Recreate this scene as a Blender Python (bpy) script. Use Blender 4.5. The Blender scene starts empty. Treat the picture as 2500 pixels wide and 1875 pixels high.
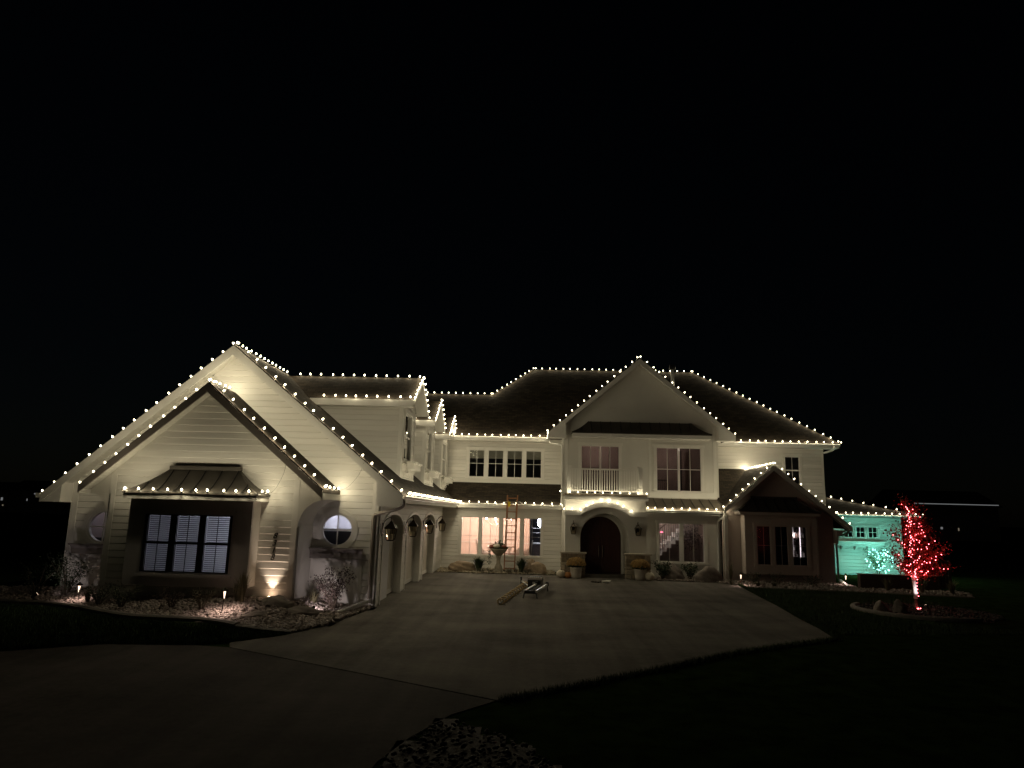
import bpy, math, random
from mathutils import Vector, Matrix, Quaternion

# ------------------------------------------------------------------ camera, world, exposure
scene = bpy.context.scene
C = scene.collection
random.seed(7)

CAM_H = 2.5
cam_d = bpy.data.cameras.new('camera')
cam = bpy.data.objects.new('camera', cam_d)
C.objects.link(cam)
cam_d.sensor_fit = 'HORIZONTAL'
cam_d.sensor_width = 36.0
cam_d.lens = 36.0 * 1733.0 / 2500.0
cam_d.clip_end = 4000.0
# rows: world X, Y, Z axes seen from the camera
rot = Matrix(((0.9992721545602624, -0.019985443091205247, 0.03249220190967731),
              (0.028367931358385994, -0.18013636412575104, -0.9832325008816585),
              (0.02550336430624285, 0.9834385961431464, -0.17943830701681296)))
cam.matrix_world = Matrix.Translation((0, 0, CAM_H)) @ rot.to_4x4()
scene.camera = cam

world = bpy.data.worlds.new('World')
scene.world = world
world.use_nodes = True
wn = world.node_tree
bg = wn.nodes['Background']
sky = wn.nodes.new('ShaderNodeTexSky')
sky.sky_type = 'NISHITA'
sky.sun_disc = False
sky.sun_elevation = math.radians(18.0)
sky.sun_rotation = math.radians(150.0)
wn.links.new(sky.outputs['Color'], bg.inputs['Color'])
bg.inputs['Strength'].default_value = 0.00024   # moonless night: what is left of the sky glow

vs = scene.view_settings
vs.view_transform = 'Standard'
vs.look = 'None'
vs.exposure = 0.0
vs.gamma = 1.0
vs.use_curve_mapping = False
cy = scene.cycles
cy.use_denoising = True
cy.max_bounces = 7
cy.diffuse_bounces = 3
cy.glossy_bounces = 3
cy.transparent_max_bounces = 16
cy.caustics_reflective = False
cy.caustics_refractive = False
cy.sample_clamp_indirect = 4.0
cy.use_light_tree = True
scene.render.filter_size = 1.5

BULB_WATTS = 4.4          # each lamp inside a roof-line bulb
BULB_COLOR = (1.0, 0.865, 0.58)

# ------------------------------------------------------------------ materials
MATS = {}

def new_mat(name):
    m = bpy.data.materials.new(name)
    m.use_nodes = True
    nt = m.node_tree
    nt.nodes.clear()
    out = nt.nodes.new('ShaderNodeOutputMaterial')
    MATS[name] = m
    return m, nt, out

def pbr(name, col, rough=0.6, metal=0.0, var=0.0, var_scale=3.0, bump=0.0, bump_scale=40.0, spec=0.5, col2=None, stretch=(1, 1, 1), detail=6.0):
    m, nt, out = new_mat(name)
    N, L = nt.nodes, nt.links
    b = N.new('ShaderNodeBsdfPrincipled')
    b.inputs['Base Color'].default_value = (*col, 1)
    b.inputs['Roughness'].default_value = rough
    b.inputs['Metallic'].default_value = metal
    b.inputs['Specular IOR Level'].default_value = spec
    L.new(b.outputs[0], out.inputs[0])
    tc = None
    if var > 0 or bump > 0 or col2:
        tc = N.new('ShaderNodeTexCoord')
        mp = N.new('ShaderNodeMapping')
        mp.inputs['Scale'].default_value = stretch
        L.new(tc.outputs['Object'], mp.inputs[0])
    if var > 0 or col2:
        nz = N.new('ShaderNodeTexNoise')
        nz.inputs['Scale'].default_value = var_scale
        nz.inputs['Detail'].default_value = detail
        nz.inputs['Roughness'].default_value = 0.65
        L.new(mp.outputs[0], nz.inputs['Vector'])
        rp = N.new('ShaderNodeValToRGB')
        c2 = col2 or tuple(min(1, c * (1 + var)) for c in col)
        c1 = col if col2 else tuple(c * (1 - var) for c in col)
        rp.color_ramp.elements[0].position = 0.32
        rp.color_ramp.elements[1].position = 0.68
        rp.color_ramp.elements[0].color = (*c1, 1)
        rp.color_ramp.elements[1].color = (*c2, 1)
        L.new(nz.outputs['Fac'], rp.inputs[0])
        L.new(rp.outputs[0], b.inputs['Base Color'])
    if bump > 0:
        n2 = N.new('ShaderNodeTexNoise')
        n2.inputs['Scale'].default_value = bump_scale
        n2.inputs['Detail'].default_value = 5.0
        L.new(mp.outputs[0], n2.inputs['Vector'])
        bp = N.new('ShaderNodeBump')
        bp.inputs['Strength'].default_value = bump
        bp.inputs['Distance'].default_value = 0.02
        L.new(n2.outputs['Fac'], bp.inputs['Height'])
        L.new(bp.outputs[0], b.inputs['Normal'])
    return m

def vary_by_piece(name, amount):
    """each board or stone takes its own slight tone"""
    nt = MATS[name].node_tree; b = [n for n in nt.nodes if n.type == 'BSDF_PRINCIPLED'][0]
    inf = nt.nodes.new('ShaderNodeObjectInfo'); mr = nt.nodes.new('ShaderNodeMapRange'); hs = nt.nodes.new('ShaderNodeHueSaturation')
    mr.inputs['To Min'].default_value = 1 - amount; mr.inputs['To Max'].default_value = 1 + amount
    nt.links.new(inf.outputs['Random'], mr.inputs['Value']); nt.links.new(mr.outputs[0], hs.inputs['Value'])
    src = b.inputs['Base Color'].links[0].from_socket if b.inputs['Base Color'].links else None
    if src: nt.links.new(src, hs.inputs['Color'])
    else: hs.inputs['Color'].default_value = b.inputs['Base Color'].default_value
    nt.links.new(hs.outputs[0], b.inputs['Base Color'])

def emit(name, col, strength):
    m, nt, out = new_mat(name)
    e = nt.nodes.new('ShaderNodeEmission')
    e.inputs[0].default_value = (*col, 1)
    e.inputs[1].default_value = strength
    nt.links.new(e.outputs[0], out.inputs[0])
    return m

def frosted(name, col, strength):
    """frosted bulb shell: glows itself and lets the lamp inside it shine through"""
    m, nt, out = new_mat(name)
    t = nt.nodes.new('ShaderNodeBsdfTransparent'); e = nt.nodes.new('ShaderNodeEmission'); a = nt.nodes.new('ShaderNodeAddShader')
    e.inputs[0].default_value = (*col, 1); e.inputs[1].default_value = strength
    nt.links.new(t.outputs[0], a.inputs[0]); nt.links.new(e.outputs[0], a.inputs[1]); nt.links.new(a.outputs[0], out.inputs[0])
    m.cycles.emission_sampling = 'NONE'
    return m

def glass(name, tint=(0.93, 0.95, 0.95), refl=1.0):
    m, nt, out = new_mat(name)
    N, L = nt.nodes, nt.links
    t = N.new('ShaderNodeBsdfTransparent'); t.inputs[0].default_value = (*tint, 1)
    g = N.new('ShaderNodeBsdfGlossy'); g.inputs['Roughness'].default_value = 0.01
    fr = N.new('ShaderNodeFresnel'); fr.inputs[0].default_value = 1.5
    mu = N.new('ShaderNodeMath'); mu.operation = 'MULTIPLY'; mu.inputs[1].default_value = refl
    mx = N.new('ShaderNodeMixShader')
    L.new(fr.outputs[0], mu.inputs[0]); L.new(mu.outputs[0], mx.inputs[0])
    L.new(t.outputs[0], mx.inputs[1]); L.new(g.outputs[0], mx.inputs[2]); L.new(mx.outputs[0], out.inputs[0])
    return m

def shingles(name):
    m, nt, out = new_mat(name)
    N, L = nt.nodes, nt.links
    b = N.new('ShaderNodeBsdfPrincipled'); b.inputs['Roughness'].default_value = 0.95; b.inputs['Specular IOR Level'].default_value = 0.15
    uv = N.new('ShaderNodeUVMap')
    br = N.new('ShaderNodeTexBrick')
    br.inputs['Color1'].default_value = (0.026, 0.020, 0.0145, 1)
    br.inputs['Color2'].default_value = (0.050, 0.039, 0.027, 1)
    br.inputs['Mortar'].default_value = (0.014, 0.011, 0.009, 1)
    br.inputs['Scale'].default_value = 1.0
    br.inputs['Mortar Size'].default_value = 0.008
    br.inputs['Brick Width'].default_value = 0.28
    br.inputs['Row Height'].default_value = 0.145
    br.inputs['Bias'].default_value = -0.1
    L.new(uv.outputs[0], br.inputs['Vector'])
    nz = N.new('ShaderNodeTexNoise'); nz.inputs['Scale'].default_value = 1.3; nz.inputs['Detail'].default_value = 8
    L.new(uv.outputs[0], nz.inputs['Vector'])
    mx = N.new('ShaderNodeMixRGB'); mx.blend_type = 'OVERLAY'; mx.inputs[0].default_value = 0.6
    L.new(br.outputs['Color'], mx.inputs[1]); L.new(nz.outputs['Fac'], mx.inputs[2])
    L.new(mx.outputs[0], b.inputs['Base Color'])
    bp = N.new('ShaderNodeBump'); bp.inputs['Strength'].default_value = 0.7; bp.inputs['Distance'].default_value = 0.02; bp.invert = True
    L.new(br.outputs['Fac'], bp.inputs['Height']); L.new(bp.outputs[0], b.inputs['Normal'])
    L.new(b.outputs[0], out.inputs[0])
    return m

def concrete(name, base):
    m, nt, out = new_mat(name)
    N, L = nt.nodes, nt.links
    b = N.new('ShaderNodeBsdfPrincipled'); b.inputs['Roughness'].default_value = 0.95; b.inputs['Specular IOR Level'].default_value = 0.05
    tc = N.new('ShaderNodeTexCoord')
    mp = N.new('ShaderNodeMapping'); mp.inputs['Scale'].default_value = (0.55, 0.8, 1)
    L.new(tc.outputs['Object'], mp.inputs[0])
    n1 = N.new('ShaderNodeTexNoise'); n1.inputs['Scale'].default_value = 0.7; n1.inputs['Detail'].default_value = 9; n1.inputs['Roughness'].default_value = 0.6
    L.new(mp.outputs[0], n1.inputs['Vector'])
    mp2 = N.new('ShaderNodeMapping'); mp2.inputs['Scale'].default_value = (1.0, 90.0, 1)
    L.new(tc.outputs['Object'], mp2.inputs[0])
    n2 = N.new('ShaderNodeTexNoise'); n2.inputs['Scale'].default_value = 1.5; n2.inputs['Detail'].default_value = 4
    L.new(mp2.outputs[0], n2.inputs['Vector'])
    rp = N.new('ShaderNodeValToRGB')
    rp.color_ramp.elements[0].position = 0.3; rp.color_ramp.elements[1].position = 0.72
    rp.color_ramp.elements[0].color = (*[c * 0.55 for c in base], 1)
    rp.color_ramp.elements[1].color = (*[c * 1.3 for c in base], 1)
    n4 = N.new('ShaderNodeTexNoise'); n4.inputs['Scale'].default_value = 9; n4.inputs['Detail'].default_value = 8; n4.inputs['Roughness'].default_value = 0.75
    L.new(tc.outputs['Object'], n4.inputs['Vector'])
    mp4 = N.new('ShaderNodeMapping'); mp4.inputs['Scale'].default_value = (2.6, 0.12, 1); mp4.inputs['Rotation'].default_value = (0, 0, 0.25)
    L.new(tc.outputs['Object'], mp4.inputs[0])
    n5 = N.new('ShaderNodeTexNoise'); n5.inputs['Scale'].default_value = 1.0; n5.inputs['Detail'].default_value = 3; L.new(mp4.outputs[0], n5.inputs['Vector'])
    s1 = N.new('ShaderNodeMath'); s1.operation = 'MULTIPLY_ADD'; s1.inputs[1].default_value = 0.55; s1.inputs[2].default_value = -0.275; L.new(n4.outputs['Fac'], s1.inputs[0])
    s2 = N.new('ShaderNodeMath'); s2.operation = 'MULTIPLY_ADD'; s2.inputs[1].default_value = 0.5; s2.inputs[2].default_value = -0.25; L.new(n5.outputs['Fac'], s2.inputs[0])
    s3 = N.new('ShaderNodeMath'); s3.operation = 'ADD'; L.new(s1.outputs[0], s3.inputs[0]); L.new(s2.outputs[0], s3.inputs[1])
    s4 = N.new('ShaderNodeMath'); s4.operation = 'ADD'; L.new(n1.outputs['Fac'], s4.inputs[0]); L.new(s3.outputs[0], s4.inputs[1])
    L.new(s4.outputs[0], rp.inputs[0]); L.new(rp.outputs[0], b.inputs['Base Color'])
    ad = N.new('ShaderNodeMath'); ad.operation = 'MULTIPLY_ADD'; ad.inputs[1].default_value = 0.5
    n3 = N.new('ShaderNodeTexNoise'); n3.inputs['Scale'].default_value = 60; L.new(tc.outputs['Object'], n3.inputs['Vector'])
    L.new(n2.outputs['Fac'], ad.inputs[0]); L.new(n3.outputs['Fac'], ad.inputs[2])
    bp = N.new('ShaderNodeBump'); bp.inputs['Strength'].default_value = 0.2; bp.inputs['Distance'].default_value = 0.006
    L.new(ad.outputs[0], bp.inputs['Height']); L.new(bp.outputs[0], b.inputs['Normal'])
    L.new(b.outputs[0], out.inputs[0])
    return m

pbr('siding', (0.74, 0.72, 0.67), 0.55, var=0.05, var_scale=1.2, bump=0.12, bump_scale=26, stretch=(0.3, 0.3, 3))
pbr('trim', (0.78, 0.76, 0.71), 0.5, var=0.04, var_scale=2.0)
pbr('stucco', (0.70, 0.68, 0.63), 0.75, var=0.05, var_scale=0.9, bump=0.25, bump_scale=60)
pbr('taupe', (0.33, 0.29, 0.26), 0.6, var=0.08, var_scale=2.0)
pbr('box_paint', (0.17, 0.15, 0.135), 0.6, var=0.08, var_scale=2.0)
pbr('gable_paint', (0.50, 0.43, 0.39), 0.65, var=0.06, var_scale=2.0)
pbr('downspout_tan', (0.44, 0.39, 0.33), 0.45)
pbr('bay_paint', (0.48, 0.46, 0.45), 0.6, var=0.05)
pbr('soffit', (0.74, 0.72, 0.66), 0.6, var=0.04, bump=0.1, bump_scale=30, stretch=(8, 1, 1))
shingles('shingle')
pbr('bronze_metal', (0.072, 0.064, 0.054), 0.55, metal=0.35, var=0.15, var_scale=4, bump=0.04, bump_scale=8)
pbr('tan_metal', (0.20, 0.165, 0.12), 0.5, metal=0.3, var=0.15, var_scale=3)
pbr('gutter_white', (0.80, 0.79, 0.75), 0.35)
pbr('black_frame', (0.012, 0.012, 0.014), 0.35)
pbr('white_frame', (0.78, 0.76, 0.72), 0.4)
pbr('door_wood', (0.05, 0.018, 0.014), 0.45, var=0.35, var_scale=6, bump=0.1, bump_scale=12, stretch=(8, 8, 0.6))
pbr('garage_paint', (0.66, 0.62, 0.55), 0.5, var=0.06, var_scale=2, bump=0.15, bump_scale=40)
pbr('stone_a', (0.34, 0.28, 0.19), 0.9, var=0.3, var_scale=9, bump=0.8, bump_scale=22)
pbr('stone_b', (0.42, 0.36, 0.27), 0.9, var=0.25, var_scale=9, bump=0.8, bump_scale=22)
pbr('stone_c', (0.26, 0.21, 0.15), 0.9, var=0.3, var_scale=9, bump=0.8, bump_scale=22)
pbr('mortar', (0.30, 0.27, 0.22), 0.95, bump=0.4)
pbr('cap_stone', (0.50, 0.45, 0.37), 0.85, var=0.15, var_scale=6, bump=0.4)
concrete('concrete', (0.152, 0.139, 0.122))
concrete('concrete_shaded', (0.088, 0.077, 0.070))  # slightly redder concrete, darkened to paint in light falling off towards the camera
pbr('kerb_concrete', (0.20, 0.18, 0.16), 0.85, var=0.2, var_scale=5, bump=0.4)
pbr('lawn', (0.020, 0.034, 0.010), 0.95, var=0.5, var_scale=2.2, bump=1.0, bump_scale=70, spec=0.0)
pbr('blade', (0.035, 0.065, 0.018), 0.8, var=0.4, var_scale=1.0)
pbr('soil', (0.045, 0.035, 0.028), 0.95, var=0.4, var_scale=9, bump=0.9, bump_scale=30)
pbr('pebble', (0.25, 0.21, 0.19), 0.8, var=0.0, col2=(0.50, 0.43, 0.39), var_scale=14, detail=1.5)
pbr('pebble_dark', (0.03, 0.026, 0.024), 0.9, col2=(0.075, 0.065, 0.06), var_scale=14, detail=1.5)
pbr('pebble_tan', (0.24, 0.20, 0.14), 0.8, var=0.0, col2=(0.46, 0.40, 0.29), var_scale=14, detail=1.5)
pbr('boulder_tan', (0.28, 0.21, 0.14), 0.9, var=0.35, var_scale=3, bump=0.9, bump_scale=9)
pbr('boulder_grey', (0.24, 0.205, 0.18), 0.9, var=0.35, var_scale=3, bump=0.9, bump_scale=9)
pbr('black_iron', (0.012, 0.011, 0.010), 0.45, metal=0.4)
pbr('bronze_fixture', (0.035, 0.026, 0.018), 0.4, metal=0.6)
pbr('steel', (0.62, 0.61, 0.58), 0.3, metal=0.9)
pbr('brass_pale', (0.55, 0.42, 0.28), 0.35, metal=0.6)
pbr('candle_white', (0.6, 0.55, 0.45), 0.6)
pbr('ladder_orange', (0.34, 0.145, 0.06), 0.5)
pbr('ladder_yellow', (0.75, 0.52, 0.02), 0.5)
pbr('cast_stone', (0.34, 0.30, 0.23), 0.9, var=0.25, var_scale=6, bump=0.5)
pbr('ceramic_white', (0.52, 0.47, 0.40), 0.6, var=0.12, var_scale=4)
pbr('pumpkin_white', (0.62, 0.55, 0.43), 0.55, var=0.12, var_scale=5)
pbr('pumpkin_orange', (0.50, 0.22, 0.07), 0.55, var=0.2, var_scale=5)
pbr('gourd_red', (0.22, 0.06, 0.035), 0.5, var=0.2)
pbr('stalk', (0.13, 0.11, 0.05), 0.8)
pbr('mum', (0.42, 0.27, 0.08), 0.8, col2=(0.20, 0.10, 0.025), var_scale=11)
pbr('leaf_dark', (0.030, 0.050, 0.022), 0.6, col2=(0.055, 0.085, 0.04), var_scale=8)
pbr('leaf_grey', (0.085, 0.085, 0.055), 0.7, col2=(0.16, 0.15, 0.10), var_scale=8)
pbr('leaf_purple', (0.045, 0.03, 0.03), 0.7, col2=(0.10, 0.07, 0.06), var_scale=8)
pbr('leaf_straw', (0.22, 0.18, 0.11), 0.7, col2=(0.10, 0.10, 0.05), var_scale=6)
pbr('leaf_red', (0.38, 0.035, 0.03), 0.7, col2=(0.52, 0.10, 0.06), var_scale=6)
pbr('twig', (0.10, 0.075, 0.055), 0.9)
pbr('trunk_wrap', (0.75, 0.72, 0.70), 0.7)
pbr('bark', (0.13, 0.09, 0.07), 0.9, var=0.3, var_scale=20, bump=0.6)
pbr('black_cord', (0.010, 0.012, 0.010), 0.6)
pbr('cord_gold', (0.45, 0.31, 0.12), 0.5, var=0.2, var_scale=30)
pbr('plastic_black', (0.015, 0.015, 0.015), 0.5)
pbr('plastic_red', (0.4, 0.02, 0.02), 0.4)
pbr('alu', (0.60, 0.59, 0.56), 0.32, metal=0.85)
pbr('fence_dark', (0.10, 0.065, 0.052), 0.85, var=0.3, var_scale=6, bump=0.4, stretch=(1, 1, 6))
pbr('room_pink', (0.78, 0.60, 0.50), 0.8)
pbr('room_trim', (0.80, 0.70, 0.62), 0.6)
pbr('room_white', (0.75, 0.74, 0.76), 0.8)
pbr('room_dark', (0.05, 0.045, 0.05), 0.8)
pbr('room_taupe', (0.34, 0.27, 0.24), 0.8)
pbr('room_floor', (0.16, 0.10, 0.07), 0.5, var=0.3, var_scale=4, stretch=(1, 8, 1))
pbr('curtain', (0.40, 0.31, 0.28), 0.9, var=0.1)
pbr('shade_cloth', (0.50, 0.46, 0.38), 0.9, var=0.1, var_scale=6)
pbr('slat', (0.16, 0.16, 0.18), 0.6)
pbr('chair_cream', (0.72, 0.60, 0.52), 0.7)
pbr('white_paint', (0.8, 0.78, 0.77), 0.5)
pbr('dark_wood', (0.035, 0.02, 0.015), 0.5)
pbr('paper', (0.65, 0.63, 0.58), 0.8)
pbr('far_wall', (0.25, 0.23, 0.21), 0.8)
pbr('far_roof', (0.03, 0.028, 0.026), 0.9)
glass('pane')
glass('pane_upper', (0.55, 0.53, 0.52), 1.6)
glass('lantern_pane', (0.85, 0.80, 0.70), 1.0)
frosted('bulb_warm', (1.0, 0.87, 0.57), 5.5)
emit('bulb_red', (1.0, 0.12, 0.14), 22.0)
frosted('bulb_teal', (0.32, 1.0, 0.86), 3.5)
emit('lamp_white', (1.0, 0.86, 0.72), 25.0)
emit('lamp_cool', (0.80, 0.82, 1.0), 25.0)
emit('path_glow', (1.0, 0.72, 0.52), 3.0)
emit('spot_glow', (1.0, 0.66, 0.42), 60.0)
emit('led_strip', (1.0, 0.82, 0.86), 2.2)
emit('far_light', (0.95, 0.98, 1.0), 0.15)
emit('far_warm', (1.0, 0.85, 0.6), 0.15)
emit('reindeer_pink', (1.0, 0.15, 0.25), 3.0)

vary_by_piece('siding', 0.07); vary_by_piece('garage_paint', 0.06); vary_by_piece('door_wood', 0.2); vary_by_piece('stone_a', 0.25); vary_by_piece('stone_b', 0.2)

def M(k):
    return MATS[k]

# ------------------------------------------------------------------ mesh builder
class MB:
    def __init__(s):
        s.v = []; s.f = []
    def add(s, vs, fs):
        o = len(s.v); s.v.extend([tuple(p) for p in vs]); s.f.extend([tuple(i + o for i in q) for q in fs]); return s
    def box(s, x0, x1, y0, y1, z0, z1):
        return s.add([(x0, y0, z0), (x1, y0, z0), (x1, y1, z0), (x0, y1, z0), (x0, y0, z1), (x1, y0, z1), (x1, y1, z1), (x0, y1, z1)],
                     [(0, 3, 2, 1), (4, 5, 6, 7), (0, 1, 5, 4), (1, 2, 6, 5), (2, 3, 7, 6), (3, 0, 4, 7)])
    def loft(s, rings, cap=True, closed=True):
        n = len(rings[0]); o = len(s.v)
        for r in rings: s.v.extend([tuple(p) for p in r])
        for i in range(len(rings) - 1):
            for j in range(n if closed else n - 1):
                k = (j + 1) % n
                s.f.append((o + i * n + j, o + i * n + k, o + (i + 1) * n + k, o + (i + 1) * n + j))
        if cap and closed:
            s.f.append(tuple(o + j for j in reversed(range(n))))
            s.f.append(tuple(o + (len(rings) - 1) * n + j for j in range(n)))
        return s
    def prism(s, poly, vec):
        a = [Vector(p) for p in poly]; vec = Vector(vec)
        return s.loft([a, [p + vec for p in a]])
    def tube(s, pts, r, n=6, cap=True):
        pts = [Vector(p) for p in pts]; rings = []
        rr = r if isinstance(r, (list, tuple)) else [r] * len(pts)
        prev = None
        for i, p in enumerate(pts):
            d = (pts[min(i + 1, len(pts) - 1)] - pts[max(i - 1, 0)])
            if d.length < 1e-9: d = Vector((0, 0, 1))
            d.normalize()
            if prev is None:
                a = Vector((0, 0, 1)) if abs(d.z) < 0.9 else Vector((1, 0, 0))
                u = d.cross(a).normalized()
            else:
                u = (prev - d * prev.dot(d))
                u = u.normalized() if u.length > 1e-6 else d.orthogonal().normalized()
            prev = u; w = d.cross(u)
            rings.append([p + (u * math.cos(2 * math.pi * k / n) + w * math.sin(2 * math.pi * k / n)) * rr[i] for k in range(n)])
        return s.loft(rings, cap)
    def lathe(s, prof, n=12, at=(0, 0, 0), sx=1.0, sy=1.0):
        ax, ay, az = at
        return s.loft([[(ax + r * sx * math.cos(2 * math.pi * k / n), ay + r * sy * math.sin(2 * math.pi * k / n), az + z) for k in range(n)] for r, z in prof])
    def bar(s, a, b, w, h):
        a = Vector(a); b = Vector(b); d = (b - a).normalized()
        up = Vector((0, 0, 1)) if abs(d.z) < 0.95 else Vector((0, 1, 0))
        u = d.cross(up).normalized() * w / 2; v = d.cross(u).normalized() * h / 2
        return s.loft([[p + u + v, p + u - v, p - u - v, p - u + v] for p in (a, b)])
    def build(s, name, mat, parent=None, smooth=False, uv=None):
        me = bpy.data.meshes.new(name)
        me.from_pydata(s.v, [], s.f)
        me.update()
        if smooth:
            for p in me.polygons: p.use_smooth = True
        if uv:
            ul = me.uv_layers.new(name='UVMap')
            for lp in me.loops:
                ul.data[lp.index].uv = uv(me.vertices[lp.vertex_index].co)
        me.materials.append(M(mat))
        return link(name, me, parent)

WLOC = {}
def link(name, me, parent=None):
    o = bpy.data.objects.new(name, me)
    C.objects.link(o)
    if parent is not None:
        o.parent = parent
        base = WLOC.get(parent.name, Vector((0, 0, 0)))
        o.location = -base
    return o

def tag(o, label=None, cat=None, group=None, kind=None):
    if label: o['label'] = label
    if cat: o['category'] = cat
    if group: o['group'] = group
    if kind: o['kind'] = kind
    return o

def thing(name, loc, label, cat, group=None):
    o = bpy.data.objects.new(name, None)
    o.empty_display_size = 0.2
    C.objects.link(o)
    o.location = loc
    WLOC[o.name] = Vector(loc)
    return tag(o, label, cat, group)

def place(name, me, parent, loc, rotq=None, scale=None):
    """a shared mesh placed at a world position under a thing (or a part whose world origin is 0)"""
    o = bpy.data.objects.new(name, me)
    C.objects.link(o)
    o.parent = parent
    o.location = Vector(loc) - WLOC.get(parent.name, Vector((0, 0, 0)))
    if rotq is not None:
        o.rotation_mode = 'QUATERNION'; o.rotation_quaternion = rotq
    if scale is not None: o.scale = (scale,) * 3 if not isinstance(scale, tuple) else scale
    return o

def lamp(name, kind, loc, energy, color, parent=None, radius=0.05, target=None, angle=1.2, blend=0.6):
    d = bpy.data.lights.new(name, kind)
    d.energy = energy; d.color = color; d.shadow_soft_size = radius
    if kind == 'SPOT': d.spot_size = angle; d.spot_blend = blend
    o = bpy.data.objects.new(name, d)
    C.objects.link(o)
    if parent is not None:
        o.parent = parent
        o.location = Vector(loc) - WLOC.get(parent.name, Vector((0, 0, 0)))
    else:
        o.location = loc
    if target is not None:
        o.rotation_mode = 'QUATERNION'
        o.rotation_quaternion = (Vector(target) - Vector(loc)).to_track_quat('-Z', 'Y')
    return o

# ------------------------------------------------------------------ wall planes: front(Y) faces the drive, side(X) faces the court
class Front:
    def __init__(s, y): s.y = y
    def p(s, u, z, off=0.0): return (u, s.y - off, z)
class Side:
    def __init__(s, x): s.x = x
    def p(s, u, z, off=0.0): return (s.x + off, u, z)

class Rect:
    def __init__(s, u0, u1, z0, z1): s.u0, s.u1, s.z0, s.z1 = u0, u1, z0, z1
    def cuts(s): return [s.z0, s.z1]
    def chord(s, z): return (s.u0, s.u1)
class Circ:
    def __init__(s, u, z, r): s.u, s.z, s.r = u, z, r; s.z0, s.z1 = z - r, z + r
    def cuts(s): return [s.z - s.r * math.cos(math.pi * i / 14) for i in range(15)]
    def chord(s, z):
        h = math.sqrt(max(0, s.r ** 2 - (z - s.z) ** 2)); return (s.u - h, s.u + h)
class Arch:
    """straight sides to zs, then an elliptical head up to za"""
    def __init__(s, u0, u1, z0, zs, za): s.u0, s.u1, s.z0, s.zs, s.za = u0, u1, z0, zs, za; s.z1 = za
    def cuts(s): return [s.z0, s.zs] + [s.zs + (s.za - s.zs) * math.sin(math.pi / 2 * i / 9) for i in range(1, 10)]
    def chord(s, z):
        if z <= s.zs: return (s.u0, s.u1)
        c = (s.u0 + s.u1) / 2; w = (s.u1 - s.u0) / 2
        k = math.sqrt(max(0, 1 - ((z - s.zs) / (s.za - s.zs)) ** 2)); return (c - w * k, c + w * k)

def outline_fn(poly):
    """poly: convex list of (u, z); returns L(z), R(z) and the corner heights"""
    def span(z):
        us = []
        n = len(poly)
        for i in range(n):
            (u0, z0), (u1, z1) = poly[i], poly[(i + 1) % n]
            if abs(z1 - z0) < 1e-9:
                if abs(z - z0) < 1e-6: us += [u0, u1]
            elif min(z0, z1) - 1e-7 <= z <= max(z0, z1) + 1e-7:
                us.append(u0 + (u1 - u0) * (z - z0) / (z1 - z0))
        return (min(us), max(us)) if us else (0, 0)
    return span, sorted(set(z for _, z in poly))

def bands(poly, holes, za=None, zb=None):
    span, zs = outline_fn(poly)
    lo = zs[0] if za is None else max(za, zs[0]); hi = zs[-1] if zb is None else min(zb, zs[-1])
    if hi - lo < 1e-4: return []
    cuts = {lo, hi}
    for z in zs: cuts.add(z)
    for h in holes: cuts.update(h.cuts())
    cuts = sorted(z for z in cuts if lo - 1e-9 <= z <= hi + 1e-9)
    out = []
    for a, b in zip(cuts, cuts[1:]):
        if b - a < 1e-4: continue
        e = min(1e-5, (b - a) / 4)
        La, Ra = span(a + e); Lb, Rb = span(b - e); mid = (a + b) / 2
        act = sorted([h for h in holes if h.z0 < mid < h.z1], key=lambda h: h.chord(mid)[0])
        l0, l1 = La, Lb
        for h in act:
            c0, c1 = h.chord(a + e), h.chord(b - e)
            if c0[0] > l0 + 1e-4 or c1[0] > l1 + 1e-4: out.append((a, b, l0, min(c0[0], Ra), l1, min(c1[0], Rb)))
            l0, l1 = max(l0, c0[1]), max(l1, c1[1])
        if Ra > l0 + 1e-4 or Rb > l1 + 1e-4: out.append((a, b, l0, Ra, l1, Rb))
    return out

def wall(name, parent, plane, poly, holes, mat, thick=0.12, front=0.0):
    mb = MB()
    for a, b, l0, r0, l1, r1 in bands(poly, holes):
        q = lambda off: [plane.p(l0, a, off), plane.p(r0, a, off), plane.p(r1, b, off), plane.p(l1, b, off)]
        mb.loft([q(front), q(front - thick)])
    return mb.build(name, mat, parent)

def siding(parent, plane, poly, holes, pitch=0.168, z0=None, mat='siding'):
    span, zs = outline_fn(poly)
    z = zs[0] if z0 is None else z0
    while z < zs[-1] - 0.01:
        zt = z + pitch
        pcs = bands(poly, holes, z, z + 0.014) + bands(poly, holes, z + 0.014, zt)
        groups = []
        for q in pcs:
            if max(q[3] - q[2], q[5] - q[4]) < 0.01: continue
            hit = [g_ for g_ in groups if any(min(q[3], w_[5]) > max(q[2], w_[4]) + 1e-3 and abs(q[0] - w_[1]) < 1e-4 for w_ in g_)]
            for g_ in hit: groups.remove(g_)
            groups.append(sum(hit, []) + [q])
        for g_ in groups:
            mb = MB()
            off = lambda zz: 0.010 + 0.014 * (zz - z) / 0.014 if zz < z + 0.0141 else 0.024 - 0.010 * (zz - z) / pitch
            for a, b, l0, r0, l1, r1 in g_:
                f = [plane.p(l0, a, off(a)), plane.p(r0, a, off(a)), plane.p(r1, b, off(b)), plane.p(l1, b, off(b))]
                k = [plane.p(l0, a, 0.001), plane.p(r0, a, 0.001), plane.p(r1, b, 0.001), plane.p(l1, b, 0.001)]
                mb.loft([f, k])
            if mb.f: mb.build('plank', mat, parent)
        z = zt

def pbox(mb, plane, u0, u1, z0, z1, o0, o1):
    return mb.loft([[plane.p(u0, z0, o), plane.p(u1, z0, o), plane.p(u1, z1, o), plane.p(u0, z1, o)] for o in (o1, o0)])

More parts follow.
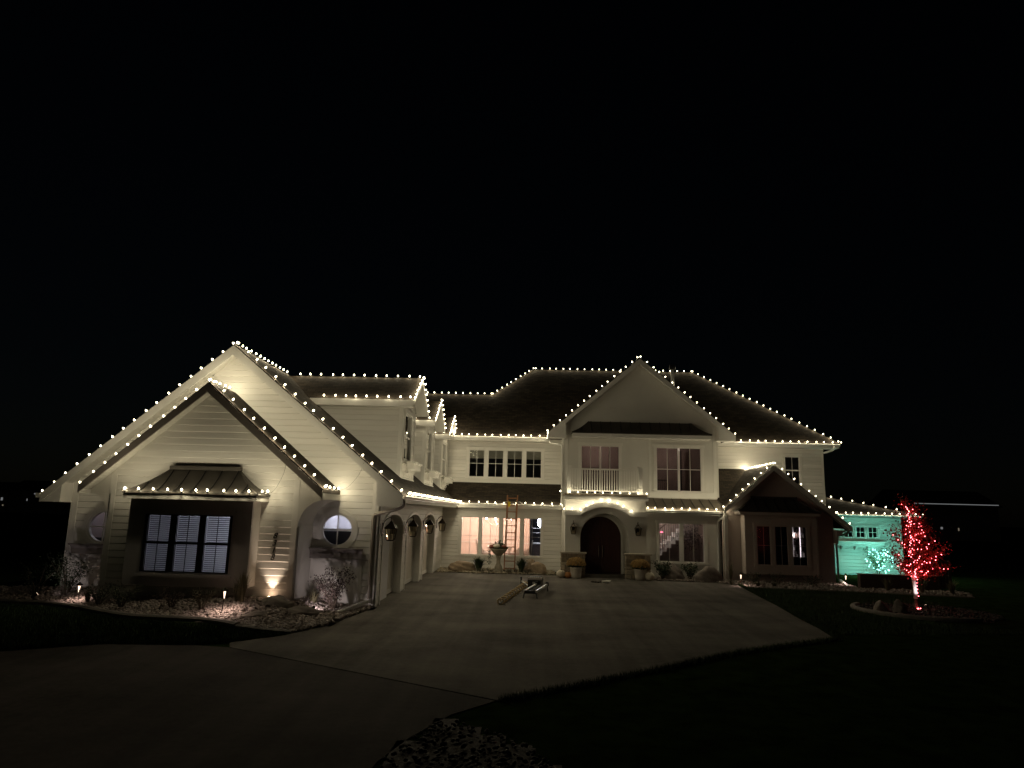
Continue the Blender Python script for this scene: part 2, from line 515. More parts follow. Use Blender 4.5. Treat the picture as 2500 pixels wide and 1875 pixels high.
def window(parent, plane, u0, u1, z0, z1, frame='white_frame', pane='pane', nx=2, nz=2, casing=0.09, depth=0.07, fw=0.04, sill=True,
           rail=False, casing_mat='trim', muntin=None, proud=0.045, mw=0.018, name='window', label=None):
    mb = MB()
    for a in ((u0, u0 + fw, z0, z1), (u1 - fw, u1, z0, z1), (u0 + fw, u1 - fw, z0, z0 + fw), (u0 + fw, u1 - fw, z1 - fw, z1)):
        pbox(mb, plane, *a, -depth, 0.012)
    if rail:
        zm = (z0 + z1) / 2; pbox(mb, plane, u0 + fw, u1 - fw, zm - 0.028, zm + 0.028, -depth + 0.01, 0.004)
    w = mb.build(name, frame, parent)
    if label: w['label'] = label
    gu0, gu1, gz0, gz1 = u0 + fw, u1 - fw, z0 + fw, z1 - fw
    if rail:
        zm = (z0 + z1) / 2
        for a, b in ((gz0, zm - 0.028), (zm + 0.028, gz1)):
            pbox(MB(), plane, gu0, gu1, a, b, -0.030, -0.036)
            g = MB(); pbox(g, plane, gu0, gu1, a, b, -0.036, -0.030); g.build('pane', pane, w)
            for i in range(1, nx):
                u = gu0 + (gu1 - gu0) * i / nx; m = MB(); pbox(m, plane, u - mw / 2, u + mw / 2, a, b, -0.029, -0.016); m.build('muntin', muntin or frame, w)
    else:
        us = [gu0 + (gu1 - gu0) * i / nx for i in range(nx + 1)]; zz = [gz0 + (gz1 - gz0) * i / nz for i in range(nz + 1)]
        for i in range(nx):
            for j in range(nz):
                g = MB(); pbox(g, plane, us[i], us[i + 1], zz[j], zz[j + 1], -0.036, -0.030); g.build('pane', pane, w)
        for u in us[1:-1]:
            m = MB(); pbox(m, plane, u - mw / 2, u + mw / 2, gz0, gz1, -0.029, -0.016); m.build('muntin', muntin or frame, w)
        for z in zz[1:-1]:
            m = MB(); pbox(m, plane, gu0, gu1, z - mw / 2, z + mw / 2, -0.0285, -0.0145); m.build('muntin', muntin or frame, w)
    if casing > 0:
        c = casing
        for a in ((u0 - c, u0 - 0.002, z0, z1), (u1 + 0.002, u1 + c, z0, z1), (u0 - c - 0.02, u1 + c + 0.02, z1 + 0.002, z1 + c + 0.03)):
            m = MB(); pbox(m, plane, *a, 0.002, proud); m.build('casing', casing_mat, w)
    if sill:
        m = MB(); pbox(m, plane, u0 - casing - 0.03, u1 + casing + 0.03, z0 - 0.06, z0 - 0.002, 0.002, proud + 0.035); m.build('sill', casing_mat, w)
    return w

def ring(mb, plane, u, z, r0, r1, o0, o1, n=36):
    pts = lambda r, o: [plane.p(u + r * math.cos(2 * math.pi * k / n), z + r * math.sin(2 * math.pi * k / n), o) for k in range(n)]
    rings = [pts(r1, o0), pts(r1, o1), pts(r0, o1), pts(r0, o0), pts(r1, o0)]
    return mb.loft(rings, cap=False)

def roof_slab(name, parent, poly, thick, mat='shingle'):
    """poly: 3-D points of the top face"""
    p = [Vector(q) for q in poly]
    nrm = (p[1] - p[0]).cross(p[2] - p[0]).normalized()
    if nrm.z < 0: nrm = -nrm
    e = Vector((nrm.y, -nrm.x, 0))
    e = e.normalized() if e.length > 1e-6 else Vector((1, 0, 0))
    g = nrm.cross(e)
    mb = MB(); mb.prism(p, (0, 0, -thick))
    return mb.build(name, mat, parent, uv=lambda c: (Vector(c).dot(e), Vector(c).dot(g)))

# ------------------------------------------------------------------ light strings
def bulb_mesh(mat, r=0.025, h=0.064, n=8):
    mb = MB()
    mb.lathe([(r * 0.55, 0.0), (r * 1.0, h * 0.28), (r * 0.92, h * 0.55), (r * 0.5, h * 0.85), (r * 0.08, h)], n)
    me = bpy.data.meshes.new('bulb'); me.from_pydata(mb.v, [], mb.f); me.update()
    for p in me.polygons: p.use_smooth = True
    me.materials.append(M(mat)); return me
def socket_mesh():
    mb = MB(); mb.lathe([(0.012, -0.035), (0.013, 0.0)], 6)
    me = bpy.data.meshes.new('socket'); me.from_pydata(mb.v, [], mb.f); me.update(); me.materials.append(M('black_cord')); return me
BULB = bulb_mesh('bulb_warm')
BULB_LIGHTS = []
for k in range(4):
    d = bpy.data.lights.new('bulb_light', 'POINT'); d.energy = BULB_WATTS * (0.8, 0.95, 1.05, 1.2)[k]; d.color = BULB_COLOR; d.shadow_soft_size = 0.012; d.cycles.use_multiple_importance_sampling = False
    BULB_LIGHTS.append(d)
SOFT_LIGHT = BULB_LIGHTS[0].copy(); SOFT_LIGHT.energy = BULB_WATTS * 0.5
SOCKET = socket_mesh()
BULB_RED = bulb_mesh('bulb_red', 0.0105, 0.026, 5)
BULB_TEAL = bulb_mesh('bulb_teal', 0.021, 0.05, 6)
TEAL_LIGHT = bpy.data.lights.new('bulb_light', 'POINT'); TEAL_LIGHT.energy = 1.5; TEAL_LIGHT.color = (0.24, 1.0, 0.80); TEAL_LIGHT.shadow_soft_size = 0.01; TEAL_LIGHT.cycles.use_multiple_importance_sampling = False

def along(path, spacing=None, count=None):
    p = [Vector(q) for q in path]
    seg = [(p[i + 1] - p[i]).length for i in range(len(p) - 1)]
    tot = sum(seg)
    n = count if count else max(2, int(round(tot / spacing)) + 1)
    out = []
    for k in range(n):
        d = tot * k / (n - 1) if n > 1 else 0
        i = 0
        while i < len(seg) - 1 and d > seg[i]: d -= seg[i]; i += 1
        out.append((p[i].lerp(p[i + 1], min(1, d / seg[i])), (p[i + 1] - p[i]).normalized()))
    return out

def light_string(path, label, up=(0, 0, 1), spacing=0.365, count=None, group='strings of warm white bulbs along the roof edges', jitter=0.2, dim=False):
    path = [Vector(q) for q in path]
    t = thing('light_string', path[0], label, 'string lights', group)
    up = Vector(up).normalized()
    mb = MB(); mb.tube([q - up * 0.004 for q in path], 0.004, 4); mb.build('wire', 'black_cord', t)
    for q, d in along(path, spacing, count):
        v = (up + Vector((random.uniform(-jitter, jitter), random.uniform(-jitter, jitter), random.uniform(-jitter, jitter)))).normalized()
        rq = v.to_track_quat('Z', 'Y')
        q = q + d * random.uniform(-0.03, 0.03)
        b = place('bulb', BULB, t, q + v * 0.03, rq, random.uniform(0.95, 1.05))
        s = bpy.data.objects.new('socket', SOCKET); C.objects.link(s); s.parent = b
        g_ = bpy.data.objects.new('bulb_light', SOFT_LIGHT if dim else random.choice(BULB_LIGHTS)); C.objects.link(g_); g_.parent = b; g_.location = (0, 0, 0.03)
    return t

# ================================================================== GROUND
def strip(mb, pts, z):
    mb.add([(x, y, z) for x, y in pts], [tuple(range(len(pts)))])
    return mb

g = MB(); g.add([(-1500, -300, -0.012), (1500, -300, -0.012), (1500, 2500, -0.012), (-1500, 2500, -0.012)], [(0, 1, 2, 3)])
tag(g.build('lawn', 'lawn'), kind='structure')

court = [(-5.413, 13.30), (-0.42, 10.25), (0.66, 11.21), (2.10, 12.56), (3.96, 14.37), (5.3, 15.4), (6.15, 16.0), (6.63, 16.4), (6.85, 17.8), (6.99, 19.5),
         (7.33, 22.1), (7.58, 24.8), (7.85, 27.4), (8.0, 28.6), (7.4, 29.35), (5.0, 29.5), (4.9, 31.0), (1.2, 31.0), (1.0, 30.75), (-4.1, 30.55), (-4.55, 30.5),
         (-4.55, 19.6), (-4.1, 19.15), (-4.1, 18.6), (-4.27, 17.25), (-4.42, 15.98), (-4.78, 15.0), (-4.86, 14.70), (-5.6, 13.75)]
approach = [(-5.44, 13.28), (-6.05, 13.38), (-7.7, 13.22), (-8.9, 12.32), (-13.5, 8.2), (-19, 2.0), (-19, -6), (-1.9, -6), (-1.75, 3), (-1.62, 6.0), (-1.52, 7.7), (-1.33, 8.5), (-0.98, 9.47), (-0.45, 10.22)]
drive = tag(thing('driveway', (0, 15, 0), None, None), kind='structure')
for poly, mt in ((court, 'concrete'), (approach, 'concrete_shaded')):
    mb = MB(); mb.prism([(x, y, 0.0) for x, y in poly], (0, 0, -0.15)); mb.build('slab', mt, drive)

# planting beds
LB = [(-14.2, 18.15), (-12.95, 17.94), (-12.3, 17.93), (-11.4, 17.66), (-10.7, 17.3), (-9.86, 16.77), (-8.9, 16.26), (-8.1, 16.17), (-7.33, 16.09), (-6.69, 15.86), (-6.18, 15.5), (-5.4, 15.15), (-4.82, 14.98),
      (-4.45, 15.97), (-4.31, 17.24), (-4.14, 18.6), (-4.12, 19.3)]
def inside(x, y, poly):
    c = False; n = len(poly)
    for i in range(n):
        (x0, y0), (x1, y1) = poly[i], poly[(i + 1) % n]
        if (y0 > y) != (y1 > y) and x < (x1 - x0) * (y - y0) / (y1 - y0) + x0: c = not c
    return c
def edge_dist(x, y, poly):
    best = 1e9
    for (x0, y0), (x1, y1) in zip(poly, poly[1:]):
        dx, dy = x1 - x0, y1 - y0; t = max(0, min(1, ((x - x0) * dx + (y - y0) * dy) / (dx * dx + dy * dy)))
        best = min(best, math.hypot(x - x0 - t * dx, y - y0 - t * dy))
    return best
def left_h(x, y):
    d = min(1.0, edge_dist(x, y, LB) / 1.5); s = d * d * (3 - 2 * d)
    k = 1.0 if x < -6.2 else max(0.0, 1 - (x + 6.2) / 1.5)
    return 0.03 + 0.27 * s * k
LBP = LB + [(-4.12, 19.3), (-14.2, 19.3)]
def flat_h(x, y): return 0.03

MBED = [(-4.0, 30.62), (-3.2, 30.7), (-1.5, 30.72), (0.4, 30.72), (1.0, 30.9), (1.02, 32.7), (-4.08, 32.7)]
RBED = [(4.95, 29.55), (6.5, 29.5), (7.45, 29.4), (8.02, 28.65), (8.2, 27.9), (9.5, 27.55), (11.5, 27.3), (13.5, 26.9), (15.6, 26.5), (16.2, 27.6), (15.9, 28.4), (12.6, 28.5), (12.7, 30.5), (8.0, 30.5), (8.0, 31.0), (4.95, 31.0)]
TBED = [(11.5 + 1.9 * math.cos(a) - 0.1, 21.7 + 1.85 * math.sin(a)) for a in [i * math.pi / 12 for i in range(24)]]
PATCH = [(-1.05, 9.3), (-0.75, 9.0), (-0.3, 8.65), (0.1, 8.2), (0.35, 7.4), (0.4, 6.0), (-1.3, 6.0), (-1.45, 7.7), (-1.25, 8.6)]

def bed(poly, hf, name='planting_bed', step=0.3):
    xs = [p[0] for p in poly]; ys = [p[1] for p in poly]
    mb = MB(); x = min(xs)
    nx = int((max(xs) - x) / step) + 1; ny = int((max(ys) - min(ys)) / step) + 1
    idx = {}
    def vid(i, j):
        if (i, j) not in idx:
            px, py = x + i * step, min(ys) + j * step
            idx[(i, j)] = len(mb.v); mb.v.append((px, py, hf(px, py) - 0.03))
        return idx[(i, j)]
    for i in range(nx):
        for j in range(ny):
            if inside(x + (i + .5) * step, min(ys) + (j + .5) * step, poly): mb.f.append((vid(i, j), vid(i + 1, j), vid(i + 1, j + 1), vid(i, j + 1)))
    return tag(mb.build(name, 'soil', smooth=True), kind='structure')

ICO = None
def ico():
    global ICO
    if ICO is None:
        t = (1 + 5 ** .5) / 2
        v = [Vector(p).normalized() for p in ((-1, t, 0), (1, t, 0), (-1, -t, 0), (1, -t, 0), (0, -1, t), (0, 1, t), (0, -1, -t), (0, 1, -t), (t, 0, -1), (t, 0, 1), (-t, 0, -1), (-t, 0, 1))]
        f = [(0, 11, 5), (0, 5, 1), (0, 1, 7), (0, 7, 10), (0, 10, 11), (1, 5, 9), (5, 11, 4), (11, 10, 2), (10, 7, 6), (7, 1, 8), (3, 9, 4), (3, 4, 2), (3, 2, 6), (3, 6, 8), (3, 8, 9), (4, 9, 5), (2, 4, 11), (6, 2, 10), (8, 6, 7), (9, 8, 1)]
        ICO = (v, f)
    return ICO

def gravel(poly, hf, n, smin, smax, mat, label, avoid=None):
    rnd = random.Random(len(poly) * 31 + n)
    xs = [p[0] for p in poly]; ys = [p[1] for p in poly]
    v, f = ico(); mb = MB(); k = 0
    while k < n:
        x, y = rnd.uniform(min(xs), max(xs)), rnd.uniform(min(ys), max(ys))
        if not inside(x, y, poly) or (avoid and avoid(x, y)): continue
        k += 1
        s = rnd.uniform(smin, smax); a = rnd.uniform(0, 6.28); sx, sy, sz = s * rnd.uniform(.8, 1.4), s * rnd.uniform(.7, 1.1), s * rnd.uniform(.45, .8)
        ca, sa = math.cos(a), math.sin(a); z = hf(x, y) + rnd.uniform(-0.4, 0.35) * s
        tilt = rnd.uniform(-.5, .5)
        pts = []
        for q in v:
            j = rnd.uniform(.85, 1.15)
            px, py, pz = q.x * sx * j, q.y * sy * j, q.z * sz * j + q.x * tilt * sx
            pts.append((x + px * ca - py * sa, y + px * sa + py * ca, z + pz))
        mb.add(pts, f)
    return tag(mb.build('gravel', mat, smooth=True), label, 'gravel', kind='stuff')

bed(LBP, left_h); bed(MBED, flat_h); bed(RBED, flat_h); bed(TBED, flat_h); bed(PATCH, flat_h)
under_small = lambda x, y: -10.6 < x < -5.9 and y > 18.0
gravel(LBP, left_h, 7500, 0.028, 0.062, 'pebble', 'pinkish grey river gravel filling the bed before the front gables', lambda x, y: under_small(x, y) or y > 19.15)
gravel(MBED, flat_h, 1500, 0.03, 0.065, 'pebble_tan', 'tan river gravel in the bed below the dining room windows')
gravel(RBED, flat_h, 2600, 0.03, 0.065, 'pebble', 'grey gravel strip along the far side of the court')
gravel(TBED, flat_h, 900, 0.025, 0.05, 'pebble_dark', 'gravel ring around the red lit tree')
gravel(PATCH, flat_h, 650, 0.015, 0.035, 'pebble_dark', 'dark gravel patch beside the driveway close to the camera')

def kerb(pts, w=0.16, h=0.09, label='pale concrete kerb'):
    mb = MB(); P = [Vector((x, y, 0)) for x, y in pts]; rings = []
    for i, p in enumerate(P):
        d = (P[min(i + 1, len(P) - 1)] - P[max(i - 1, 0)]).normalized(); nrm = Vector((-d.y, d.x, 0)) * w / 2
        rings.append([p - nrm + Vector((0, 0, -0.1)), p + nrm + Vector((0, 0, -0.1)), p + nrm + Vector((0, 0, h * .8)), p + nrm * .5 + Vector((0, 0, h)), p - nrm * .5 + Vector((0, 0, h)), p - nrm + Vector((0, 0, h * .6))])
    mb.loft(rings)
    return tag(mb.build('kerb', 'kerb_concrete'), kind='structure')
def smooth_path(pts, n=5):
    out = []
    for i in range(len(pts) - 1):
        p0 = Vector(pts[max(i - 1, 0)]); p1 = Vector(pts[i]); p2 = Vector(pts[i + 1]); p3 = Vector(pts[min(i + 2, len(pts) - 1)])
        for k in range(n):
            t = k / n
            out.append(tuple(0.5 * ((2 * p1) + (p2 - p0) * t + (2 * p0 - 5 * p1 + 4 * p2 - p3) * t * t + (3 * p1 - p0 - 3 * p2 + p3) * t ** 3)))
    out.append(tuple(pts[-1])); return out
kerb(smooth_path(LB[:11]))
kerb(smooth_path(LB[10:13]), h=0.05)
kerb(smooth_path([TBED[i] for i in range(9, 20)]), w=0.14)
kerb([(8.2, 27.85), (9.5, 27.5), (11.5, 27.22), (13.5, 26.82), (15.6, 26.4)], w=0.1, h=0.03)

def grass(poly, n, label, seed):
    rnd = random.Random(seed); mb = MB(); k = 0
    xs = [p[0] for p in poly]; ys = [p[1] for p in poly]
    while k < n:
        x, y = rnd.uniform(min(xs), max(xs)), rnd.uniform(min(ys), max(ys))
        if not inside(x, y, poly): continue
        k += 1; a = rnd.uniform(0, 6.28); h = rnd.uniform(.03, .075); w = 0.006; dx, dy = math.cos(a), math.sin(a); lx, ly = rnd.uniform(-.03, .03), rnd.uniform(-.03, .03)
        mb.add([(x - dx * w, y - dy * w, -.012), (x + dx * w, y + dy * w, -.012), (x + lx, y + ly, h)], [(0, 1, 2)])
    return tag(mb.build('grass', 'blade'), label, 'grass', kind='stuff')
grass([(-13.5, 17.8), (-11.4, 17.5), (-9.8, 16.6), (-8.1, 16.0), (-6.7, 15.7), (-5.0, 14.95), (-5.0, 14.75), (-5.7, 13.8), (-6.3, 13.5), (-7.7, 13.35), (-9.0, 12.4), (-13.5, 12)], 26000, 'dark lawn between the kerbed bed and the driveway', 3)
grass([(7.05, 17), (7.1, 19.5), (7.45, 22.1), (7.7, 24.8), (8.1, 27.7), (9.4, 27.4), (11.4, 27.1), (13, 26.8), (13, 23.7), (9.9, 23), (9.5, 21), (10, 19.8), (12, 18)], 26000, 'dark lawn between the court and the red tree', 4)

def grass_edge(pts, n, label, seed, side):
    rnd = random.Random(seed); mb = MB()
    for q, d in along([(x, y, 0) for x, y in pts], count=n):
        nrm = Vector((-d.y, d.x, 0)) * side; p = q + nrm * abs(rnd.gauss(0.02, .07)) + d * rnd.uniform(-.05, .05); a = rnd.uniform(0, 6.28)
        h = rnd.uniform(.04, .10); w = .007; u = Vector((math.cos(a), math.sin(a), 0)) * w; l = Vector((rnd.uniform(-.05, .05), rnd.uniform(-.05, .05), 0)) - nrm * .02
        mb.add([p - u - Vector((0, 0, .012)), p + u - Vector((0, 0, .012)), p + l + Vector((0, 0, h))], [(0, 1, 2)])
    return tag(mb.build('grass', 'blade'), label, 'grass', kind='stuff')
grass_edge(court[1:14], 9000, 'ragged grass along the outer edge of the court', 11, -1)
grass_edge([(-4.86, 14.72), (-5.6, 13.75), (-6.05, 13.4), (-7.7, 13.24), (-8.9, 12.34), (-13.0, 8.6)], 4500, 'ragged grass along the driveway edge below the front bed', 12, -1)

# ================================================================== HOUSE
house = thing('house', (0, 25, 0), 'large cream two storey house with garage wing, gables and dark roofs outlined in warm bulbs', 'house')

# ---- garage wing front (big gable)
FB = Front(19.15)
A_BIG = (-8.23, 6.86); BL, BR = (-13.02, 2.74), (-3.38, 2.92)
big_poly = [(-12.48, 0), (-4.1, 0), (-4.1, 3.38), (-8.23, 6.72), (-12.48, 3.1)]
hole_r = Circ(-5.18, 1.95, 0.43); hole_l = Circ(-11.52, 1.87, 0.43)
hide = Rect(-10.3, -6.2, 0.0, 2.9)       # covered by the small gable block
w = wall('front_wall', house, FB, big_poly, [hole_r, hole_l, hide], 'siding')
siding(w, FB, big_poly, [Circ(-5.18, 1.95, 0.47), Circ(-11.52, 1.87, 0.47), hide])
for u, hw in ((-4.19, 0.09), (-12.39, 0.09)):
    m = MB(); pbox(m, FB, u - hw, u + hw, 0, 3.3, 0.001, 0.03); m.build('corner_board', 'trim', house)
for (u, z, nm) in ((-5.18, 1.95, 'round window lit white inside'), (-11.52, 1.87, 'round window half hidden behind the small gable')):
    m = MB(); ring(m, FB, u, z, 0.385, 0.45, -0.08, 0.03); rw = m.build('round_window', 'white_frame', house, smooth=False); rw['label'] = nm
    m = MB(); ring(m, FB, u, z, 0.45, 0.56, 0.001, 0.045); m.build('casing', 'trim', rw)
    m = MB(); n = 36
    m.add([FB.p(u + 0.39 * math.cos(2 * math.pi * k / n), z + 0.39 * math.sin(2 * math.pi * k / n), -0.03) for k in range(n)], [tuple(range(n))]); m.build('pane', 'pane', rw)
    m = MB(); pbox(m, FB, u - 0.014, u + 0.014, z - 0.386, z + 0.386, -0.028, -0.005); m.build('muntin', 'white_frame', rw)
    m = MB(); pbox(m, FB, u - 0.386, u + 0.386, z - 0.014, z + 0.014, -0.028, -0.008); m.build('muntin', 'white_frame', rw)
def window_box(plane, u0, u1, z0, z1, d, parent, mat='box_paint'):
    prof = [(0.001, z0), (d * .62, z0), (d * .66, z0 + (z1 - z0) * .55), (d * .8, z0 + (z1 - z0) * .8), (d, z1 - 0.03), (d, z1), (0.001, z1)]
    m = MB()
    def r(u, e): return [plane.p(u + (e * (o / d) * 0.12), z, o) for o, z in prof]
    m.loft([r(u0, -1), r(u1, 1)])
    return m.build('window_box', mat, parent)
b = window_box(FB, -5.80, -4.52, 1.22, 1.49, 0.26, house)
b = window_box(FB, -12.15, -10.85, 1.16, 1.43, 0.26, house)
for u0, u1 in ((-5.86, -4.45), (-12.2, -10.8)):
    m = MB(); pbox(m, FB, u0, u1, 0.02, 1.2, 0.024, 0.032); m.build('stucco_panel', 'stucco', house)

# big gable roof
def gable_roof(name, apex, L, R, y0, y1, thick=0.12, label=None):
    r = roof_slab(name, house, [(L[0], y0, L[1]), (apex[0], y0, apex[1]), (apex[0], y1, apex[1]), (L[0], y1, L[1])], thick)
    r2 = roof_slab(name, house, [(apex[0], y0, apex[1]), (R[0], y0, R[1]), (R[0], y1, R[1]), (apex[0], y1, apex[1])], thick)
    return r, r2
def rake(apex, E, y, h=0.20, t=0.04, drop=0.035, mat='trim', name='rake_board'):
    m = MB()
    a = [(apex[0], y, apex[1] - drop), (E[0], y, E[1] - drop), (E[0], y, E[1] - drop - h), (apex[0], y, apex[1] - drop - h * 1.25)]
    m.prism(a, (0, -t, 0)); return m.build(name, mat, house)
def soffit(apex, E, y0, y1, drop=0.16, t=0.02, mat='soffit', n=1):
    m = MB()
    a = [(apex[0], y0, apex[1] - drop), (E[0], y0, E[1] - drop), (E[0], y1, E[1] - drop), (apex[0], y1, apex[1] - drop)]
    m.prism(a, (0, 0, -t)); s = m.build('soffit', mat, house)
    # beadboard battens
    d = Vector((E[0] - apex[0], 0, E[1] - apex[1])); ln = d.length; d.normalize(); k = 0.0
    mb = MB()
    while k < ln - 0.1:
        p = Vector((apex[0], 0, apex[1] - drop - t)) + d * k
        q = p + d * 0.09
        mb.prism([(p.x, y0 + 0.01, p.z), (q.x, y0 + 0.01, q.z), (q.x, y1 - 0.01, q.z), (p.x, y1 - 0.01, p.z)], (0, 0, -0.008)); k += 0.105
    tag(mb.build('beadboard', mat, s), kind='stuff')
    return s
gable_roof('garage_roof', A_BIG, BL, BR, 18.66, 34.1)
for E_ in (BL, BR):
    rake(A_BIG, E_, 18.66, h=0.22)
    soffit(A_BIG, E_, 18.66, 19.14)
# boxed eave ends
m = MB(); m.prism([(-12.48, 18.64, 3.08), (-13.02, 18.64, 2.62), (-13.02, 18.64, 2.50), (-12.48, 18.64, 2.50)], (0, 0.5, 0)); m.build('eave_return', 'trim', house)
m = MB(); m.prism([(-4.08, 18.64, 3.3), (-3.40, 18.64, 2.76), (-3.46, 18.64, 2.60), (-4.08, 18.64, 2.60)], (0, 0.5, 0)); m.build('eave_return', 'trim', house)
m = MB(); m.box(-13.14, -13.03, 18.62, 33, 2.60, 2.72); m.build('gutter', 'gutter_white', house)
m = MB(); m.box(-13.0, -12.48, 19.15, 33, 2.48, 2.52); m.build('soffit', 'soffit', house)
m = MB(); m.box(-12.48, -12.36, 19.27, 33, 0, 3.1); m.build('side_wall', 'siding', house)

# ---- small front gable block
FS = Front(17.95)
A_S = (-8.28, 5.60); SL, SR = (-11.28, 2.96), (-5.17, 2.98)
small_poly = [(-10.72, 0.1), (-5.86, 0.1), (-5.86, 3.50), (-8.28, 5.48), (-10.72, 3.30)]
bay_hole = Rect(-9.78, -6.9, 0.7, 2.6)
w = wall('gable_wall', house, FS, small_poly, [bay_hole], 'siding')
siding(w, FS, small_poly, [bay_hole], z0=0.16)
for u in (-10.66, -5.95):
    m = MB(); pbox(m, FS, u - 0.075, u + 0.075, 0.1, 3.25, 0.001, 0.03); m.build('corner_board', 'trim', house)
gable_roof('gable_roof', A_S, SL, SR, 17.5, 19.14, 0.10)
for E_ in (SL, SR):
    rake(A_S, E_, 17.5, h=0.19, mat='taupe')
    soffit(A_S, E_, 17.5, 17.94, drop=0.14)
# coved eaves left and right
def cove(x_wall, x_eave, zc, zt, y0, y1, mat='stucco', n=10):
    """a flared bracket: vertical wall that curves out to the eave"""
    m = MB(); prof = []
    for i in range(n + 1):
        a = math.pi / 2 * i / n
        prof.append((x_wall + (x_eave - x_wall) * (1 - math.cos(a)), zc + (zt - zc) * math.sin(a)))
    inner = x_wall + (0.03 if x_eave < x_wall else -0.03)
    poly = [(inner, zc)] + prof + [(inner, zt)]
    m.prism([(x, y0, z) for x, z in poly], (0, y1 - y0, 0))
    return m.build('coved_eave', mat, house)
cove(-10.73, -11.24, 2.12, 2.74, 17.92, 19.14)
m = MB(); m.prism([(-10.70, 17.925, 2.742), (-11.25, 17.925, 2.742), (-11.25, 17.925, 2.85), (-10.70, 17.925, 3.36)], (0, 0.06, 0)); m.build('eave_return', 'stucco', house)
m = MB(); m.prism([(-5.88, 17.925, 2.722), (-5.18, 17.925, 2.722), (-5.18, 17.925, 2.86), (-5.88, 17.925, 3.48)], (0, 0.06, 0)); m.build('eave_return', 'stucco', house)
cove(-5.85, -5.20, 2.02, 2.72, 17.92, 19.14)
m = MB(); m.box(-5.87, -5.83, 17.97, 19.14, 0.0, 2.05); m.build('side_wall', 'stucco', house)
m = MB(); m.box(-10.75, -10.71, 17.97, 19.14, 0.0, 2.15); m.build('side_wall', 'stucco', house)
m = MB(); m.box(-5.19, -5.15, 17.47, 19.13, 2.72, 2.87); m.build('eave_board', 'trim', house)
m = MB(); m.box(-11.27, -11.23, 17.47, 19.13, 2.73, 2.86); m.build('eave_board', 'trim', house)

# ---- metal bell roofs (bay roofs, awning)
def bell_roof(xl, xr, tl, tr, y0, y1, z0, z1, yw, seams, mat='bronze_metal', thick=0.04, name='bay_roof', cap=True, n=8):
    f = lambda s: z0 + (z1 - z0) * (0.45 * s + 0.55 * s ** 1.8)
    S = [i / n for i in range(n + 1)]
    Lp = lambda s: (xl + (tl - xl) * s, y0 + (y1 - y0) * s, f(s))
    Rp = lambda s: (xr + (tr - xr) * s, y0 + (y1 - y0) * s, f(s))
    m = MB()
    rows = [[(Lp(s)[0], yw, f(s)), Lp(s), Rp(s), (Rp(s)[0], yw, f(s))] for s in S]
    m.loft(rows, cap=False, closed=False)
    m.add(rows[-1], [(0, 1, 2, 3)])
    e = rows[0]; d = [(x, y, z - thick) for x, y, z in e]
    m.add(e + d, [(0, 4, 5, 1), (1, 5, 6, 2), (2, 6, 7, 3), (4, 7, 6, 5)])
    r = m.build(name, mat, house)
    for i in range(1, seams + 1):
        x = xl + (xr - xl) * i / (seams + 1)
        pts = []
        for s in S:
            if Lp(s)[0] - 0.01 <= x <= Rp(s)[0] + 0.01: pts.append((x, Lp(s)[1], f(s) + 0.012))
        if len(pts) > 1:
            m = MB(); m.tube(pts, 0.02, 4); m.build('seam', 'black_iron', r)
    for P in (Lp, Rp):
        m = MB(); m.tube([(P(s)[0], P(s)[1], P(s)[2] + 0.008) for s in S], 0.02, 5); m.build('hip_cap', mat, r)
    if cap:
        m = MB(); m.box(tl - 0.04, tr + 0.04, y1 - 0.06, yw, z1 - 0.02, z1 + 0.07); m.build('ridge_cap', mat, r)
    return r

# left bay
bell_roof(-9.93, -6.61, -9.16, -7.42, 17.08, 17.86, 2.80, 3.40, 17.95, 7)
m = MB(); m.box(-9.90, -6.64, 17.10, 17.93, 2.63, 2.757); m.build('bay_cornice', 'trim', house)
FBAY = Front(17.39)
bx0, bx1, bz0, bz1 = -9.86, -6.82, 0.58, 2.63
wins = [(-9.40, -8.79), (-8.68, -8.07), (-7.96, -7.33)]
wh = [Rect(a, b, 0.90, 2.27) for a, b in wins]
w = wall('bay_wall', house, FBAY, [(bx0, bz0), (bx1, bz0), (bx1, bz1), (bx0, bz1)], wh, 'bay_paint', thick=0.08)
for x in (bx0, bx1 - 0.08):
    m = MB(); m.box(x + (0 if x < -8 else 0), x + 0.08, 17.472, 17.949, bz0, bz1); m.build('bay_side', 'stucco', house)
m = MB(); m.box(bx0 + 0.08, bx1 - 0.08, 17.472, 17.949, bz0, bz0 + 0.06); m.build('bay_floor', 'bay_paint', house)
m = MB(); pbox(m, FBAY, -9.55, -7.2, 2.34, 2.40, 0.001, 0.03); m.build('trim_band', 'bay_paint', house)
m = MB(); pbox(m, FBAY, -9.55, -7.2, 0.80, 0.86, 0.001, 0.05); m.build('trim_band', 'bay_paint', house)
for a, b in ((-9.44, -9.402), (-8.788, -8.682), (-8.068, -7.962), (-7.328, -7.29)):
    m = MB(); pbox(m, FBAY, a, b, 0.90, 2.27, 0.001, 0.02); m.build('mullion', 'black_frame', house)
for i, (a, b) in enumerate(wins):
    wd = window(house, FBAY, a, b, 0.90, 2.27, frame='black_frame', nx=2, casing=0, sill=False, rail=True, fw=0.026)
    mb = MB(); z = 0.95
    while z < 2.24:
        t = 0.010
        mb.add([(a + .04, 17.455, z + t), (b - .04, 17.455, z + t), (b - .04, 17.485, z - t), (a + .04, 17.485, z - t), ], [(0, 1, 2, 3)])
        z += 0.048
    tag(mb.build('blind', 'slat', wd), kind='stuff')

